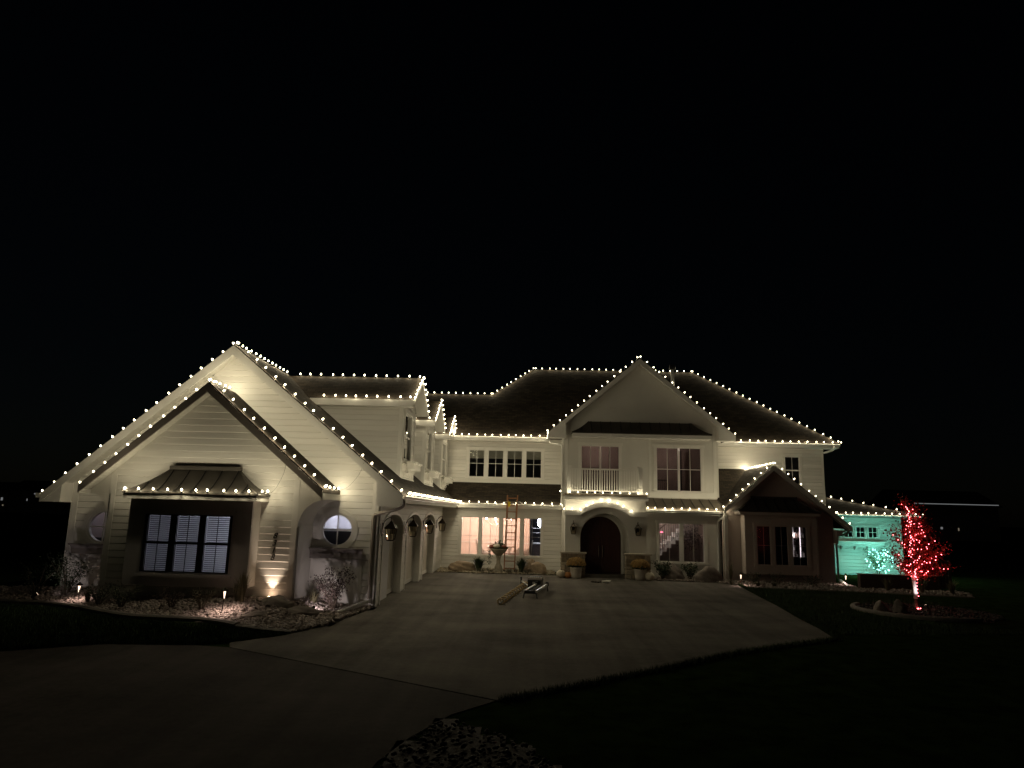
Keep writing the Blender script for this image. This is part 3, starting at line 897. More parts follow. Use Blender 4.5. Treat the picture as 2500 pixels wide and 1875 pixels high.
# ---- room behind the bay, garage interior
def room(x0, x1, y0, y1, z0, z1, wallm, floorm='room_floor', ceilm='room_white', open_front=True, t=0.03, back=True):
    """back and side walls, floor and ceiling of a room seen through windows"""
    m = MB()
    if back: m.box(x0, x1, y1, y1 + t, z0, z1)
    m.box(x0 - t, x0, y0, y1 + t, z0, z1); m.box(x1, x1 + t, y0, y1 + t, z0, z1)
    o = m.build('interior_wall', wallm, house)
    m = MB(); m.box(x0 - t, x1 + t, y0, y1 + t, z0 - t, z0); m.build('interior_floor', floorm, house)
    m = MB(); m.box(x0 - t, x1 + t, y0, y1 + t, z1, z1 + t); m.build('interior_ceiling', ceilm, house)
    return o
room(-10.6, -5.98, 17.96, 18.95, 0.2, 2.95, 'room_white')
# fill wall strip inside between the bay opening and room is the gable wall itself

def ceiling_lamp(loc, energy, color, mat, label, r=0.12):
    t = thing('ceiling_lamp', loc, label, 'lamp')
    m = MB(); m.lathe([(0.02, 0.05), (r, 0.02), (r * .8, -0.03), (0.02, -0.05)], 12, loc); m.build('lamp_shade', mat, t, smooth=True)
    lamp('light', 'POINT', (loc[0], loc[1], loc[2] - 0.15), energy, color, t, 0.08)
    return t
ceiling_lamp((-6.4, 18.45, 2.2), 62, (0.80, 0.82, 1.0), 'lamp_cool', 'cool ceiling lamp glowing behind the bay window blinds')
room(-5.8, -4.25, 19.30, 21.4, 0.0, 2.75, 'room_white')
m = MB(); m.box(-5.78, -4.28, 19.70, 19.76, 0.0, 1.90); m.build('interior_partition', 'room_dark', house)
m = MB(); m.box(-5.78, -4.28, 19.68, 19.78, 1.902, 1.97); m.build('interior_beam', 'room_white', house)
ceiling_lamp((-5.0, 21.0, 2.66), 15, (0.85, 0.84, 1.0), 'lamp_cool', 'cool ceiling lamp inside behind the lit round window')
room(-12.3, -10.8, 19.30, 20.6, 0.0, 2.75, 'room_taupe')
ceiling_lamp((-11.5, 20.2, 2.66), 2.2, (0.85, 0.84, 1.0), 'lamp_cool', 'dim ceiling lamp behind the partly hidden round window', r=0.05)
m = MB(); m.box(-12.2, -10.9, 19.9, 19.98, 0.9, 1.55); m.build('interior_partition', 'room_dark', house)

# ---- garage side wall with three arched doors
SG = Side(-4.1)
doors = [(19.80, 22.72), (23.50, 26.42), (27.20, 30.12)]
arches = [Arch(a, b, 0.0, 2.02, 2.38) for a, b in doors]
gpoly = [(19.15, 0), (32.7, 0), (32.7, 2.95), (19.15, 2.95)]
w = wall('garage_wall', house, SG, gpoly, arches, 'siding', thick=0.40)
siding(w, SG, gpoly, [Arch(a - 0.11, b + 0.11, 0.0, 2.02, 2.50) for a, b in doors], z0=0.03)
def arch_trim(plane, u0, u1, zs, za, wd, o0, o1, n=18, legs=0.0):
    c = (u0 + u1) / 2; hw = (u1 - u0) / 2; inn = []; out = []
    if legs is not None:
        inn.append((u0, legs)); out.append((u0 - wd, legs))
    for i in range(n + 1):
        a = math.pi * (1 - i / n)
        inn.append((c + hw * math.cos(a), zs + (za - zs) * math.sin(a))); out.append((c + (hw + wd) * math.cos(a), zs + (za - zs + wd) * math.sin(a)))
    if legs is not None:
        inn.append((u1, legs)); out.append((u1 + wd, legs))
    m = MB()
    m.loft([[plane.p(*inn[i], o0), plane.p(*inn[i], o1), plane.p(*out[i], o1), plane.p(*out[i], o0)] for i in range(len(inn))])
    return m
GD = Side(-4.34)
for i, (a, b) in enumerate(doors):
    arch_trim(SG, a, b, 2.02, 2.38, 0.10, 0.001, 0.035).build('arch_trim', 'trim', house)
    m = MB(); pbox(m, GD, a + 0.01, b - 0.01, 0.02, 2.37, -0.05, 0.0)
    d = m.build('garage_door', 'garage_paint', house); d['label'] = ('nearest', 'middle', 'farthest')[i] + ' arched garage door'
    n = 12; st = (b - a - 0.06) / n
    for k in range(n):
        m = MB(); pbox(m, GD, a + 0.03 + k * st + 0.006, a + 0.03 + (k + 1) * st - 0.006, 0.14, 1.62, 0.001, 0.018); m.build('plank', 'garage_paint', d)
    for u0, u1, z0, z1 in ((a + .01, b - .01, 0.03, 0.15), (a + .01, b - .01, 1.62, 1.74), (a + .01, a + .13, 0.15, 1.62), (b - .13, b - .01, .15, 1.62), ((a + b) / 2 - .06, (a + b) / 2 + .06, .15, 1.62)):
        m = MB(); pbox(m, GD, u0, u1, z0, z1, 0.019, 0.04); m.build('stile', 'trim', d)
    for k in range(4):
        u0 = a + 0.15 + k * (b - a - 0.3) / 4; u1 = u0 + (b - a - 0.3) / 4 - 0.08
        m = MB(); pbox(m, GD, u0, u1, 1.78, 2.16, 0.001, 0.012); m.build('pane', 'black_frame', d)
        m = MB(); pbox(m, GD, (u0 + u1) / 2 - .012, (u0 + u1) / 2 + .012, 1.78, 2.16, 0.013, 0.03); m.build('muntin', 'trim', d)
m = MB(); pbox(m, SG, 19.17, 19.29, 0, 2.85, 0.024, 0.045); m.build('corner_board', 'trim', house)

def gutter_run(p0, p1, out, h=0.12, wd=0.12, name='gutter', mat='gutter_white'):
    """open K-style trough; p0-p1 is the roof-side top edge, out the outward horizontal direction"""
    p0, p1, o = Vector(p0), Vector(p1), Vector(out).normalized()
    prof = [(0, 0), (0, -h), (wd * .65, -h), (wd * .72, -h * .55), (wd, -h * .3), (wd, 0), (wd - .012, 0), (wd - .012, -h * .28), (wd * .62, -h * .85), (.012, -h * .85), (.012, 0)]
    m = MB(); m.loft([[p + o * a + Vector((0, 0, z)) for a, z in prof] for p in (p0, p1)])
    return m.build(name, mat, house)
gutter_run((-3.41, 18.62, 2.90), (-3.41, 32.05, 2.90), (1, 0, 0))
m = MB(); m.box(-4.08, -3.42, 18.66, 32.7, 2.70, 2.73); m.build('soffit', 'soffit', house)
m = MB(); m.box(-3.44, -3.41, 18.66, 32.1, 2.70, 2.90); m.build('fascia', 'trim', house)

# ---- dormers
SD = Side(-4.15)
for k, yc in enumerate((23.2, 28.05, 32.85)):
    y0, y1 = yc - 1.2, yc + 1.2
    zr, ze = 6.86, 5.90
    dn = [(y0, 3.45), (y1, 3.45), (y1, 5.84), (yc, 6.76), (y0, 5.84)]
    hole = Rect(yc - 0.78, yc + 0.42, 4.10, 5.62)
    niche = Rect(yc - 0.78, yc + 0.42, 3.72, 3.98)
    w = wall('dormer_wall', house, SD, dn, [hole, niche], 'siding', thick=0.1)
    siding(w, SD, dn, [Rect(yc - 0.9, yc + 0.54, 3.5, 5.8)], z0=3.5)
    m = MB(); pbox(m, SD, yc - 0.78, yc + 0.42, 3.72, 3.98, -0.1, -0.08); m.build('niche_back', 'trim', house)
    window(house, SD, yc - 0.78, yc + 0.42, 4.10, 5.62, nx=1, rail=True, casing=0.1, fw=0.05, proud=0.04)
    m = MB(); m.box(-4.9, -4.88, y0, y1, 3.6, 5.8); m.build('interior_wall', 'room_dark', house)
    # near and far cheek walls
    FD = Front(y0)
    cp = [(-7.6, 6.3), (-4.15, 3.45), (-4.15, 5.82), (-7.6, 6.32)]
    cheek = [(-4.15, 3.42), (-4.15, 5.84), (-7.1, 5.84)]
    w = wall('dormer_cheek', house, FD, cheek, [], 'siding', thick=0.06)
    siding(w, FD, cheek, [], z0=3.42)
    m = MB(); pbox(m, FD, -4.24, -4.13, 3.45, 5.82, 0.001, 0.028); m.build('corner_board', 'trim', house)
    m = MB(); pbox(m, SD, y0 - 0.02, y0 + 0.1, 3.45, 5.82, 0.024, 0.04); m.build('corner_board', 'trim', house)
    m = MB(); pbox(m, SD, y1 - 0.1, y1 + 0.02, 3.45, 5.82, 0.024, 0.04); m.build('corner_board', 'trim', house)
    m = MB(); pbox(m, SD, y0, y1, 3.40, 3.52, 0.024, 0.07); m.build('base_trim', 'trim', house)
    # roof with overhangs
    ov = 0.34; sl = (zr - ze) / (1.2 + ov)
    xr = -3.76; xl = -9.0
    roof_slab('dormer_roof', house, [(xl, y0 - ov, ze), (xr, y0 - ov, ze), (xr, yc, zr), (xl, yc, zr)], 0.09)
    roof_slab('dormer_roof', house, [(xl, yc, zr), (xr, yc, zr), (xr, y1 + ov, ze), (xl, y1 + ov, ze)], 0.09)
    for s in (-1, 1):
        e = yc + s * (1.2 + ov)
        m = MB(); m.prism([(xr, yc, zr - .02), (xr, e, ze - .02), (xr, e, ze - .17), (xr, yc, zr - .20)], (0.03, 0, 0)); m.build('rake_board', 'trim', house)
        m = MB(); m.prism([(xr - .01, yc, zr - .11), (xr - .01, e, ze - .11), (-4.15, e, ze - .11), (-4.15, yc, zr - .11)], (0, 0, -.015)); m.build('soffit', 'soffit', house)
    m = MB(); m.box(-7.0, xr, y0 - ov - 0.03, y0 - ov, ze - 0.22, ze - 0.015); m.build('eave_board', 'trim', house)
    m = MB(); m.box(-7.0, xr, y0 - ov, y0, ze - 0.22, ze - 0.20); m.build('soffit', 'soffit', house)
    # window box with scroll brackets
    m = MB(); m.box(-3.98, -3.76, yc - 0.85, yc + 0.5, 3.80, 3.98); m.box(-4.0, -3.70, yc - 0.9, yc + 0.55, 3.98, 4.03); m.build('window_box', 'trim', house)
    for q in range(3):
        yy = yc - 0.66 + q * 0.47
        m = MB(); m.tube([(-4.13, yy, 3.62), (-4.06, yy, 3.58), (-4.02, yy, 3.64), (-4.05, yy, 3.70), (-3.99, yy, 3.76), (-3.93, yy, 3.72), (-3.92, yy, 3.80)], 0.016, 5); m.build('scroll_bracket', 'trim', house)

# ---- main house, left part
FL = Front(32.7)
lw = [(-3.21, -2.41), (-2.28, -1.48), (-1.33, -0.53), (-0.39, 0.40)]
lp = [(-4.2, 0), (1.4, 0), (1.4, 2.9), (-4.2, 2.9)]
w = wall('dining_wall', house, FL, lp, [Rect(a, b, 0.64, 2.31) for a, b in lw], 'siding')
siding(w, FL, lp, [Rect(-3.34, 0.53, 0.56, 2.43)], z0=0.05)
for a, b in lw:
    window(house, FL, a, b, 0.64, 2.31, frame='white_frame', muntin='taupe', nx=2, nz=2, casing=0, sill=False, fw=0.025, mw=0.016)  # muntins coloured darker than the frame: their backlit shade is painted in
m = MB()
for a, b in ((-3.32, -3.215), (-2.405, -2.285), (-1.475, -1.335), (-0.525, -0.395), (0.405, 0.51)): pbox(m, FL, a, b, 0.64, 2.31, 0.001, 0.035)
pbox(m, FL, -3.34, 0.53, 2.312, 2.43, 0.001, 0.045); pbox(m, FL, -3.34, 0.53, 0.565, 0.638, 0.001, 0.06)
m.build('window_surround', 'trim', house)
FU = Front(34.2)
uw = [(-3.10, -2.35), (-2.19, -1.44), (-1.28, -0.53), (-0.37, 0.39)]
up_ = [(-4.6, 3.6), (1.45, 3.6), (1.45, 6.0), (-4.6, 6.0)]
w = wall('upper_wall', house, FU, up_, [Rect(a, b, 4.18, 5.49) for a, b in uw], 'siding')
siding(w, FU, up_, [Rect(-3.25, 0.54, 4.08, 5.62)], z0=3.96)
for i, (a, b) in enumerate(uw):
    wd = window(house, FU, a, b, 4.18, 5.49, frame='white_frame', nx=2, nz=2, casing=0, sill=False, fw=0.03, mw=0.02)
    m = MB(); m.box(a + .03, b - .03, 34.27, 34.29, 5.08, 5.46)
    for q in range(3): m.box(a + .03, b - .03, 34.262, 34.27, 5.09 + q * .12, 5.15 + q * .12)
    m.build('roman_shade', 'shade_cloth', wd)
m = MB()
for a, b in ((-3.22, -3.105), (-2.345, -2.195), (-1.435, -1.285), (-0.525, -0.375), (0.395, 0.51)): pbox(m, FU, a, b, 4.18, 5.49, 0.001, 0.035)
pbox(m, FU, -3.25, 0.54, 5.492, 5.61, 0.001, 0.045); pbox(m, FU, -3.25, 0.54, 4.09, 4.178, 0.001, 0.06)
m.build('window_surround', 'trim', house)
room(-3.6, 0.9, 34.33, 36.0, 3.95, 5.8, 'room_dark', 'room_dark', 'room_dark')
m = MB(); pbox(m, FU, -4.6, 1.45, 3.86, 3.96, 0.001, 0.04); m.build('trim_band', 'trim', house)

# lower roof left
roof_slab('lower_roof', house, [(-6.0, 32.06, 2.94), (1.38, 32.06, 2.94), (1.38, 34.22, 3.95), (-6.0, 34.22, 3.95)], 0.1)
gutter_run((-3.29, 32.10, 2.92), (1.36, 32.10, 2.92), (0, -1, 0), 0.11, 0.11)
m = MB(); m.box(-4.0, 1.36, 32.10, 32.69, 2.72, 2.75); m.build('soffit', 'soffit', house)
m = MB(); m.box(-3.4, 1.36, 32.09, 32.11, 2.72, 2.92); m.build('fascia', 'trim', house)

# ---- main roof
EZ = 6.12
roof_slab('main_roof', house, [(-8.0, 33.6, EZ), (14.3, 33.6, EZ), (8.61, 38.5, 10.36), (-0.11, 38.5, 10.36), (-2.2, 36.4, 8.54), (-8.0, 36.4, 8.54)], 0.12)
roof_slab('main_roof', house, [(14.3, 33.6, EZ), (14.3, 43.4, EZ), (8.61, 38.5, 10.36)], 0.12)
roof_slab('main_roof', house, [(14.3, 43.4, EZ), (-8, 43.4, EZ), (-0.11, 38.5, 10.36), (8.61, 38.5, 10.36)], 0.12)
roof_slab('main_roof', house, [(-0.11, 38.5, 10.36), (-8, 43.4, EZ), (-8, 39.2, EZ), (-2.2, 36.4, 8.54)], 0.12)
roof_slab('main_roof', house, [(-8.0, 36.4, 8.54), (-2.2, 36.4, 8.54), (-4.2, 39.2, EZ), (-8.0, 39.2, EZ)], 0.12)
gutter_run((-4.0, 33.64, 6.08), (0.70, 33.64, 6.08), (0, -1, 0), 0.12, 0.12)
gutter_run((8.3, 33.64, 6.08), (14.3, 33.64, 6.08), (0, -1, 0), 0.12, 0.12)
for x0, x1 in ((-4.1, 1.4), (8.06, 14.28)):
    m = MB(); m.box(x0, x1, 33.64, 34.19, 5.88, 5.90); m.build('soffit', 'soffit', house)
    m = MB(); m.box(x0, x1, 33.62, 33.645, 5.88, 6.08); m.build('fascia', 'trim', house)
# roof vent pipe
m = MB(); m.tube([(7.03, 36.0, 8.1), (7.03, 36.0, 10.05)], 0.09, 10); v = m.build('vent_pipe', 'steel', house)
m = MB(); m.lathe([(0.16, 9.98), (0.17, 10.08), (0.15, 10.22), (0.05, 10.26)], 10, (7.03, 36.0, 0)); m.build('vent_cap', 'black_iron', v)

# ---- centre gable
FC = Front(31.7)
A_C = (4.66, 9.50); CL, CR = (0.63, 6.10), (8.80, 6.12)
cpoly = [(1.40, 2.9), (8.07, 2.9), (8.07, 6.60), (4.66, 9.40), (1.40, 6.62)]
c_h = [Rect(2.11, 3.80, 3.45, 5.57), Rect(5.43, 7.40, 3.64, 5.56)]
w = wall('centre_gable_wall', house, FC, cpoly, c_h, 'stucco')
m = MB(); m.box(8.07, 8.15, 31.7, 34.2, 2.9, 6.5); m.build('side_wall', 'stucco', house)
m = MB(); m.box(1.32, 1.40, 31.7, 34.2, 0, 6.5); m.build('side_wall', 'stucco', house)
gable_roof('centre_roof', A_C, CL, CR, 31.2, 40.0, 0.12)
for E_ in (CL, CR):
    rake(A_C, E_, 31.2, h=0.2)
    soffit(A_C, E_, 31.2, 31.69)
m = MB(); m.prism([(1.40, 31.18, 6.58), (0.64, 31.18, 5.96), (0.64, 31.18, 5.84), (1.40, 31.18, 5.84)], (0, 0.5, 0)); m.build('eave_return', 'trim', house)
m = MB(); m.prism([(8.07, 31.18, 6.55), (8.79, 31.18, 5.98), (8.79, 31.18, 5.86), (8.07, 31.18, 5.86)], (0, 0.5, 0)); m.build('eave_return', 'trim', house)
for u in (1.46, 8.0):
    m = MB(); pbox(m, FC, u - 0.07, u + 0.07, 3.35, 6.5, 0.001, 0.03); m.build('corner_board', 'trim', house)
m = MB(); pbox(m, FC, 5.14, 8.07, 3.36, 3.62, 0.001, 0.05); m.build('trim_band', 'trim', house)
m = MB(); pbox(m, FC, 5.10, 5.20, 3.36, 5.98, 0.001, 0.035); m.build('corner_board', 'trim', house)
for u0, u1, z0, z1 in ((2.11, 2.95, 3.45, 5.57), (2.97, 3.80, 3.45, 5.57), (5.43, 6.40, 3.64, 5.56), (6.43, 7.40, 3.64, 5.56)):
    window(house, FC, u0, u1, z0, z1, nx=2, nz=2, casing=0, sill=False, fw=0.03, pane='pane_upper', mw=0.02)
m = MB()
for u0, u1, z0, z1 in ((2.11, 3.80, 3.45, 5.57), (5.43, 7.40, 3.64, 5.56)):
    pbox(m, FC, u0 - .12, u0 - .002, z0, z1, 0.001, 0.04); pbox(m, FC, u1 + .002, u1 + .12, z0, z1, 0.001, 0.04); pbox(m, FC, u0 - .16, u1 + .16, z1 + .002, z1 + .13, 0.001, 0.055)
m.build('window_surround', 'trim', house)
room(1.7, 4.6, 31.85, 33.6, 3.38, 5.9, 'room_taupe', 'room_dark', 'room_taupe')
room(4.75, 7.9, 31.85, 33.9, 3.38, 5.9, 'room_taupe', 'room_dark', 'room_taupe')
m = MB(); m.box(6.78, 6.88, 33.3, 33.4, 3.38, 5.6); m.build('interior_door_frame', 'dark_wood', house)
ceiling_lamp((3.0, 32.6, 5.8), 26, (1.0, 0.82, 0.72), 'lamp_white', 'dim lamp in the upstairs room behind the balcony')
ceiling_lamp((6.2, 32.6, 5.8), 28, (1.0, 0.82, 0.72), 'lamp_white', 'dim lamp in the upstairs hall behind the wide window')
# railing seen inside the wide window
t = thing('stair_railing', (5.6, 32.1, 3.4), 'dark railing inside the wide upstairs window', 'railing')
for k in range(6):
    m = MB(); m.box(5.47 + k * .09, 5.49 + k * .09, 32.1, 32.12, 3.4, 4.10); m.build('baluster', 'dark_wood', t)
m = MB(); m.box(5.42, 6.0, 32.08, 32.14, 4.10, 4.16); m.build('handrail', 'dark_wood', t)

# awning over the upper windows
bell_roof(1.66, 7.76, 2.43, 6.95, 31.1, 31.62, 6.10, 6.64, 31.69, 13, name='awning_roof', cap=False)
m = MB(); m.box(1.70, 7.72, 31.12, 31.68, 5.90, 6.055); m.build('awning_cornice', 'trim', house)

# ---- portico and balcony
FP = Front(30.2)
ppoly = [(1.37, 0), (4.72, 0), (4.72, 3.32), (1.37, 3.32)]
p_arch = Arch(2.0, 4.02, 0.0, 1.60, 2.60)
w = wall('portico_wall', house, FP, ppoly, [p_arch], 'stucco', thick=0.70)
m = MB(); m.box(1.37, 4.72, 30.905, 31.0, 0, 2.95); m.build('portico_back', 'stucco', house)
m = MB(); m.box(1.37, 1.45, 30.905, 32.7, 0, 3.3); m.build('side_wall', 'stucco', house)
# door
def arch_panel(plane, u0, u1, z0, zs, za, o0, o1, clip=None, n=16):
    c = (u0 + u1) / 2; hw = (u1 - u0) / 2; pts = [(u0, z0), (u1, z0)]
    for i in range(n + 1):
        a = math.pi * i / n; pts.append((c + hw * math.cos(a), zs + (za - zs) * math.sin(a)))
    m = MB(); m.loft([[plane.p(u, z, o1) for u, z in pts], [plane.p(u, z, o0) for u, z in pts]]); return m
FDOOR = Front(30.86)
arch_trim(FDOOR, 2.02, 3.76, 1.60, 2.47, 0.09, -0.04, 0.05, legs=0.12).build('door_frame', 'stucco', house)
for s, (u0, u1) in enumerate(((2.03, 2.885), (2.895, 3.75))):
    m = MB(); c = 2.89; R = 0.865; n = 12
    pts = [(u0, 0.13), (u1, 0.13)]
    rng = [i / n for i in range(n + 1)]
    if s == 0: pts += [(c - 0.005 - (R - .005) * math.sin(math.pi / 2 * q), 1.60 + 0.86 * math.cos(math.pi / 2 * q)) for q in rng]
    else: pts += [(c + 0.005 + (R - .005) * math.cos(math.pi / 2 * q), 1.60 + 0.86 * math.sin(math.pi / 2 * q)) for q in rng]
    m.loft([[FDOOR.p(u, z, 0.02) for u, z in pts], [FDOOR.p(u, z, -0.03) for u, z in pts]])
    d = m.build('front_door', 'door_wood', house)
    for k in range(5):
        uu0 = u0 + 0.03 + k * (u1 - u0 - .06) / 5; uu1 = uu0 + (u1 - u0 - .06) / 5 - 0.012
        um = max(abs(uu0 - c), abs(uu1 - c)); zt = 1.60 + 0.83 * math.sqrt(max(0, 1 - (um / (R + .01)) ** 2))
        m = MB(); pbox(m, FDOOR, uu0, uu1, 0.18, zt, 0.0205, 0.032); m.build('plank', 'door_wood', d)
    hx = 2.82 if s == 0 else 2.97
    m = MB(); m.tube([(hx, 30.80, 0.78), (hx, 30.76, 0.82), (hx, 30.76, 1.22), (hx, 30.80, 1.26)], 0.016, 6); m.build('handle', 'steel', d)
m = MB(); m.box(1.9, 4.1, 30.1, 30.95, 0.0, 0.12); m.build('doorstep', 'concrete', house)
m = MB(); m.box(3.88, 3.93, 30.55, 30.62, 0.95, 1.10); m.build('door_bell', 'steel', house)
# eyebrow moulding
def eyebrow(z_off, y0, y1, name, mat, h):
    pts = [(1.33, 0.0), (1.98, 0.0)] + [(1.98 + (4.06 - 1.98) * i / 16, 0.36 * math.sin(math.pi * i / 16) ** 0.8) for i in range(1, 16)] + [(4.06, 0.0), (4.76, 0.0)]
    m = MB(); m.loft([[(u, y0, z_off + z), (u, y1, z_off + z), (u, y1, z_off + z + h), (u, y0, z_off + z + h)] for u, z in pts]); m.build(name, mat, house)
    return pts
EB = eyebrow(2.50, 29.98, 30.199, 'eyebrow_moulding', 'trim', 0.19)
m = MB(); m.box(1.30, 4.80, 30.0, 30.198, 3.14, 3.30); m.build('portico_cornice', 'trim', house)
m = MB(); m.box(1.32, 4.78, 29.96, 31.69, 3.322, 3.40); m.build('balcony_floor', 'tan_metal', house)
def balcony():
    for u in (1.51, 4.50):
        m = MB(); m.box(u - .085, u + .085, 30.12, 30.29, 3.40, 4.50); m.box(u - .105, u + .105, 30.10, 30.31, 4.50, 4.56); m.box(u - .10, u + .10, 30.105, 30.305, 3.60, 3.65); m.build('balcony_post', 'trim', house)
    m = MB(); m.box(1.597, 4.413, 30.17, 30.24, 4.40, 4.46); r = m.build('balcony_rail', 'trim', house)
    m = MB(); m.box(1.597, 4.413, 30.18, 30.23, 3.50, 3.55); m.build('balcony_rail', 'trim', house)
    n = 27
    for k in range(n):
        u = 1.66 + k * (4.35 - 1.66) / (n - 1)
        m = MB(); m.box(u - .016, u + .016, 30.19, 30.222, 3.552, 4.398); m.build('baluster', 'trim', house)
balcony()
# stone pedestals
def pedestal(x0, x1, label):
    y0, y1, z1 = 29.88, 30.195, 0.95
    m = MB(); m.box(x0 + .02, x1 - .02, y0 + .02, y1, 0, z1); p = m.build('stone_pedestal', 'mortar', house); p['label'] = label
    rnd = random.Random(int(x0 * 100)); mats = ('stone_a', 'stone_b', 'stone_c')
    def stones(u0, u1, fn):
        z = 0.0
        while z < z1 - 0.05:
            h = min(rnd.uniform(0.11, 0.2), z1 - z); u = u0
            if z1 - z - h < 0.07: h = z1 - z
            while u < u1 - 0.03:
                l = rnd.uniform(0.16, 0.36)
                if u1 - u - l < 0.1: l = u1 - u
                g_ = 0.007; o = rnd.uniform(0.0, 0.022)
                m = MB(); q = [(u + g_, z + g_ + rnd.uniform(0, .01)), (u + l - g_, z + g_ + rnd.uniform(0, .01)), (u + l - g_ - rnd.uniform(0, .02), z + h - g_), (u + g_ + rnd.uniform(0, .02), z + h - g_)]
                c = (u + l / 2, z + h / 2); inner = [(c[0] + (a - c[0]) * .86, c[1] + (b - c[1]) * .82) for a, b in q]
                m.loft([[fn(a, b, o + .012) for a, b in inner], [fn(a, b, o) for a, b in q], [fn(a, b, -.03) for a, b in q]])
                m.build('stone', mats[rnd.randrange(3)], p); u += l
            z += h
    stones(x0, x1, lambda u, z, o: (u, y0 + .012 - o, z))
    if x0 < 3: stones(y0 + .02, y1, lambda u, z, o: (x0 + .012 - o, u, z))
    else: stones(y0 + .02, y1, lambda u, z, o: (x0 + .012 - o, u, z))
    m = MB(); m.box(x0 - .04, x1 + .04, y0 - .05, y1, z1 + .001, z1 + .06); m.build('cap', 'cap_stone', p)
pedestal(1.20, 2.20, 'stone pedestal beside the front door with mums and two pumpkins')
pedestal(3.84, 4.86, 'stone pedestal beside the front door with mums and one pumpkin')

# ---- wall right of the portico, lean-to roof
FR = Front(31.0)
rp = [(4.72, 0), (8.0, 0), (8.0, 2.9), (4.72, 2.9)]
rw_ = [(5.38, 6.28), (6.40, 7.30)]
w = wall('hall_wall', house, FR, rp, [Rect(a, b, 0.66, 2.28) for a, b in rw_], 'stucco')
for a, b in rw_: window(house, FR, a, b, 0.66, 2.28, nx=2, nz=1, casing=0, sill=False, fw=0.03, mw=0.012)
m = MB()
for a, b in ((5.27, 5.376), (6.284, 6.396), (7.304, 7.42)): pbox(m, FR, a, b, 0.66, 2.28, 0.001, 0.05)
pbox(m, FR, 5.25, 7.44, 2.282, 2.38, 0.001, 0.06); pbox(m, FR, 5.25, 7.44, 0.58, 0.658, 0.001, 0.07)
m.build('window_surround', 'trim', house)
m = MB(); m.box(4.74, 8.05, 30.55, 31.69, 2.62, 2.66); m.build('soffit', 'soffit', house)
r = MB(); r.prism([(4.74, 30.48, 2.86), (8.12, 30.48, 2.86), (8.12, 31.69, 3.32), (4.74, 31.69, 3.32)], (0, 0, -0.06)); r = r.build('lean_to_roof', 'tan_metal', house)
for k in range(9):
    x = 4.86 + k * 0.40; m = MB(); m.bar((x, 30.49, 2.878), (x, 31.64, 3.315), 0.025, 0.03); m.build('seam', 'bronze_metal', r)
gutter_run((4.76, 30.54, 2.82), (8.12, 30.54, 2.82), (0, -1, 0), 0.11, 0.11)

# ---- right gable
FG = Front(30.5)
A_R = (10.0, 4.78); RL, RR = (7.90, 2.92), (13.08, 2.32)
gp = [(7.96, 0), (12.52, 0), (12.52, 2.62), (10.0, 4.66), (7.96, 2.86)]
rbw = [(9.17, 9.74), (9.90, 10.44), (10.60, 11.20)]
w = wall('right_gable_wall', house, FG, gp, [Rect(8.8, 11.5, 0.6, 2.6)], 'gable_paint')
roof_slab('right_gable_roof', house, [(RL[0], 30.0, RL[1]), (A_R[0], 30.0, A_R[1]), (A_R[0], 34.2, A_R[1]), (RL[0], 34.2, RL[1])], 0.1)
roof_slab('right_gable_roof', house, [(A_R[0], 30.0, A_R[1]), (RR[0], 30.0, RR[1]), (RR[0], 34.2, RR[1]), (A_R[0], 34.2, A_R[1])], 0.1)
roof_slab('shed_roof', house, [(8.07, 30.9, 2.95), (10.0, 30.9, 2.95), (10.0, 34.19, 4.86), (8.07, 34.19, 4.86)], 0.1)
for E_ in (RL, RR):
    rake(A_R, E_, 30.0, h=0.17, mat='siding')
    soffit(A_R, E_, 30.0, 30.49, drop=0.13, mat='gable_paint')
cove(12.50, 13.0, 1.62, 2.16, 30.03, 34.1, mat='gable_paint')
m = MB(); m.box(12.48, 12.53, 30.52, 34.1, 0.0, 1.65); m.build('side_wall', 'gable_paint', house)
bell_roof(8.40, 11.72, 9.20, 11.0, 29.62, 30.42, 2.86, 3.40, 30.49, 7)
m = MB(); m.box(8.45, 11.68, 29.66, 30.48, 2.70, 2.815); m.build('bay_cornice', 'gable_paint', house)
FRB = Front(29.92)
w = wall('bay_wall', house, FRB, [(8.70, 0.34), (11.63, 0.34), (11.63, 2.70), (8.70, 2.70)], [Rect(a, b, 0.70, 2.27) for a, b in rbw], 'gable_paint', thick=0.07)
for x in (8.70, 11.56):
    m = MB(); m.box(x, x + .07, 29.992, 30.499, 0.34, 2.70); m.build('bay_side', 'gable_paint', house)
m = MB(); m.box(8.77, 11.56, 29.992, 30.499, 0.34, 0.40); m.build('bay_floor', 'gable_paint', house)
for a, b in rbw: window(house, FRB, a, b, 0.70, 2.27, nx=2, nz=2, casing=0, sill=False, fw=0.028, mw=0.014, frame='gable_paint')
m = MB()
for a, b in ((9.05, 9.168), (9.744, 9.896), (10.444, 10.596), (11.204, 11.32)): pbox(m, FRB, a, b, 0.70, 2.27, 0.001, 0.03)
pbox(m, FRB, 9.03, 11.34, 2.272, 2.36, 0.001, 0.04); pbox(m, FRB, 9.03, 11.34, 0.61, 0.698, 0.001, 0.05); m.build('window_surround', 'gable_paint', house)
m = MB(); m.box(8.0, 8.14, 30.40, 30.47, 0.0, 2.7); m.build('corner_board', 'trim', house)

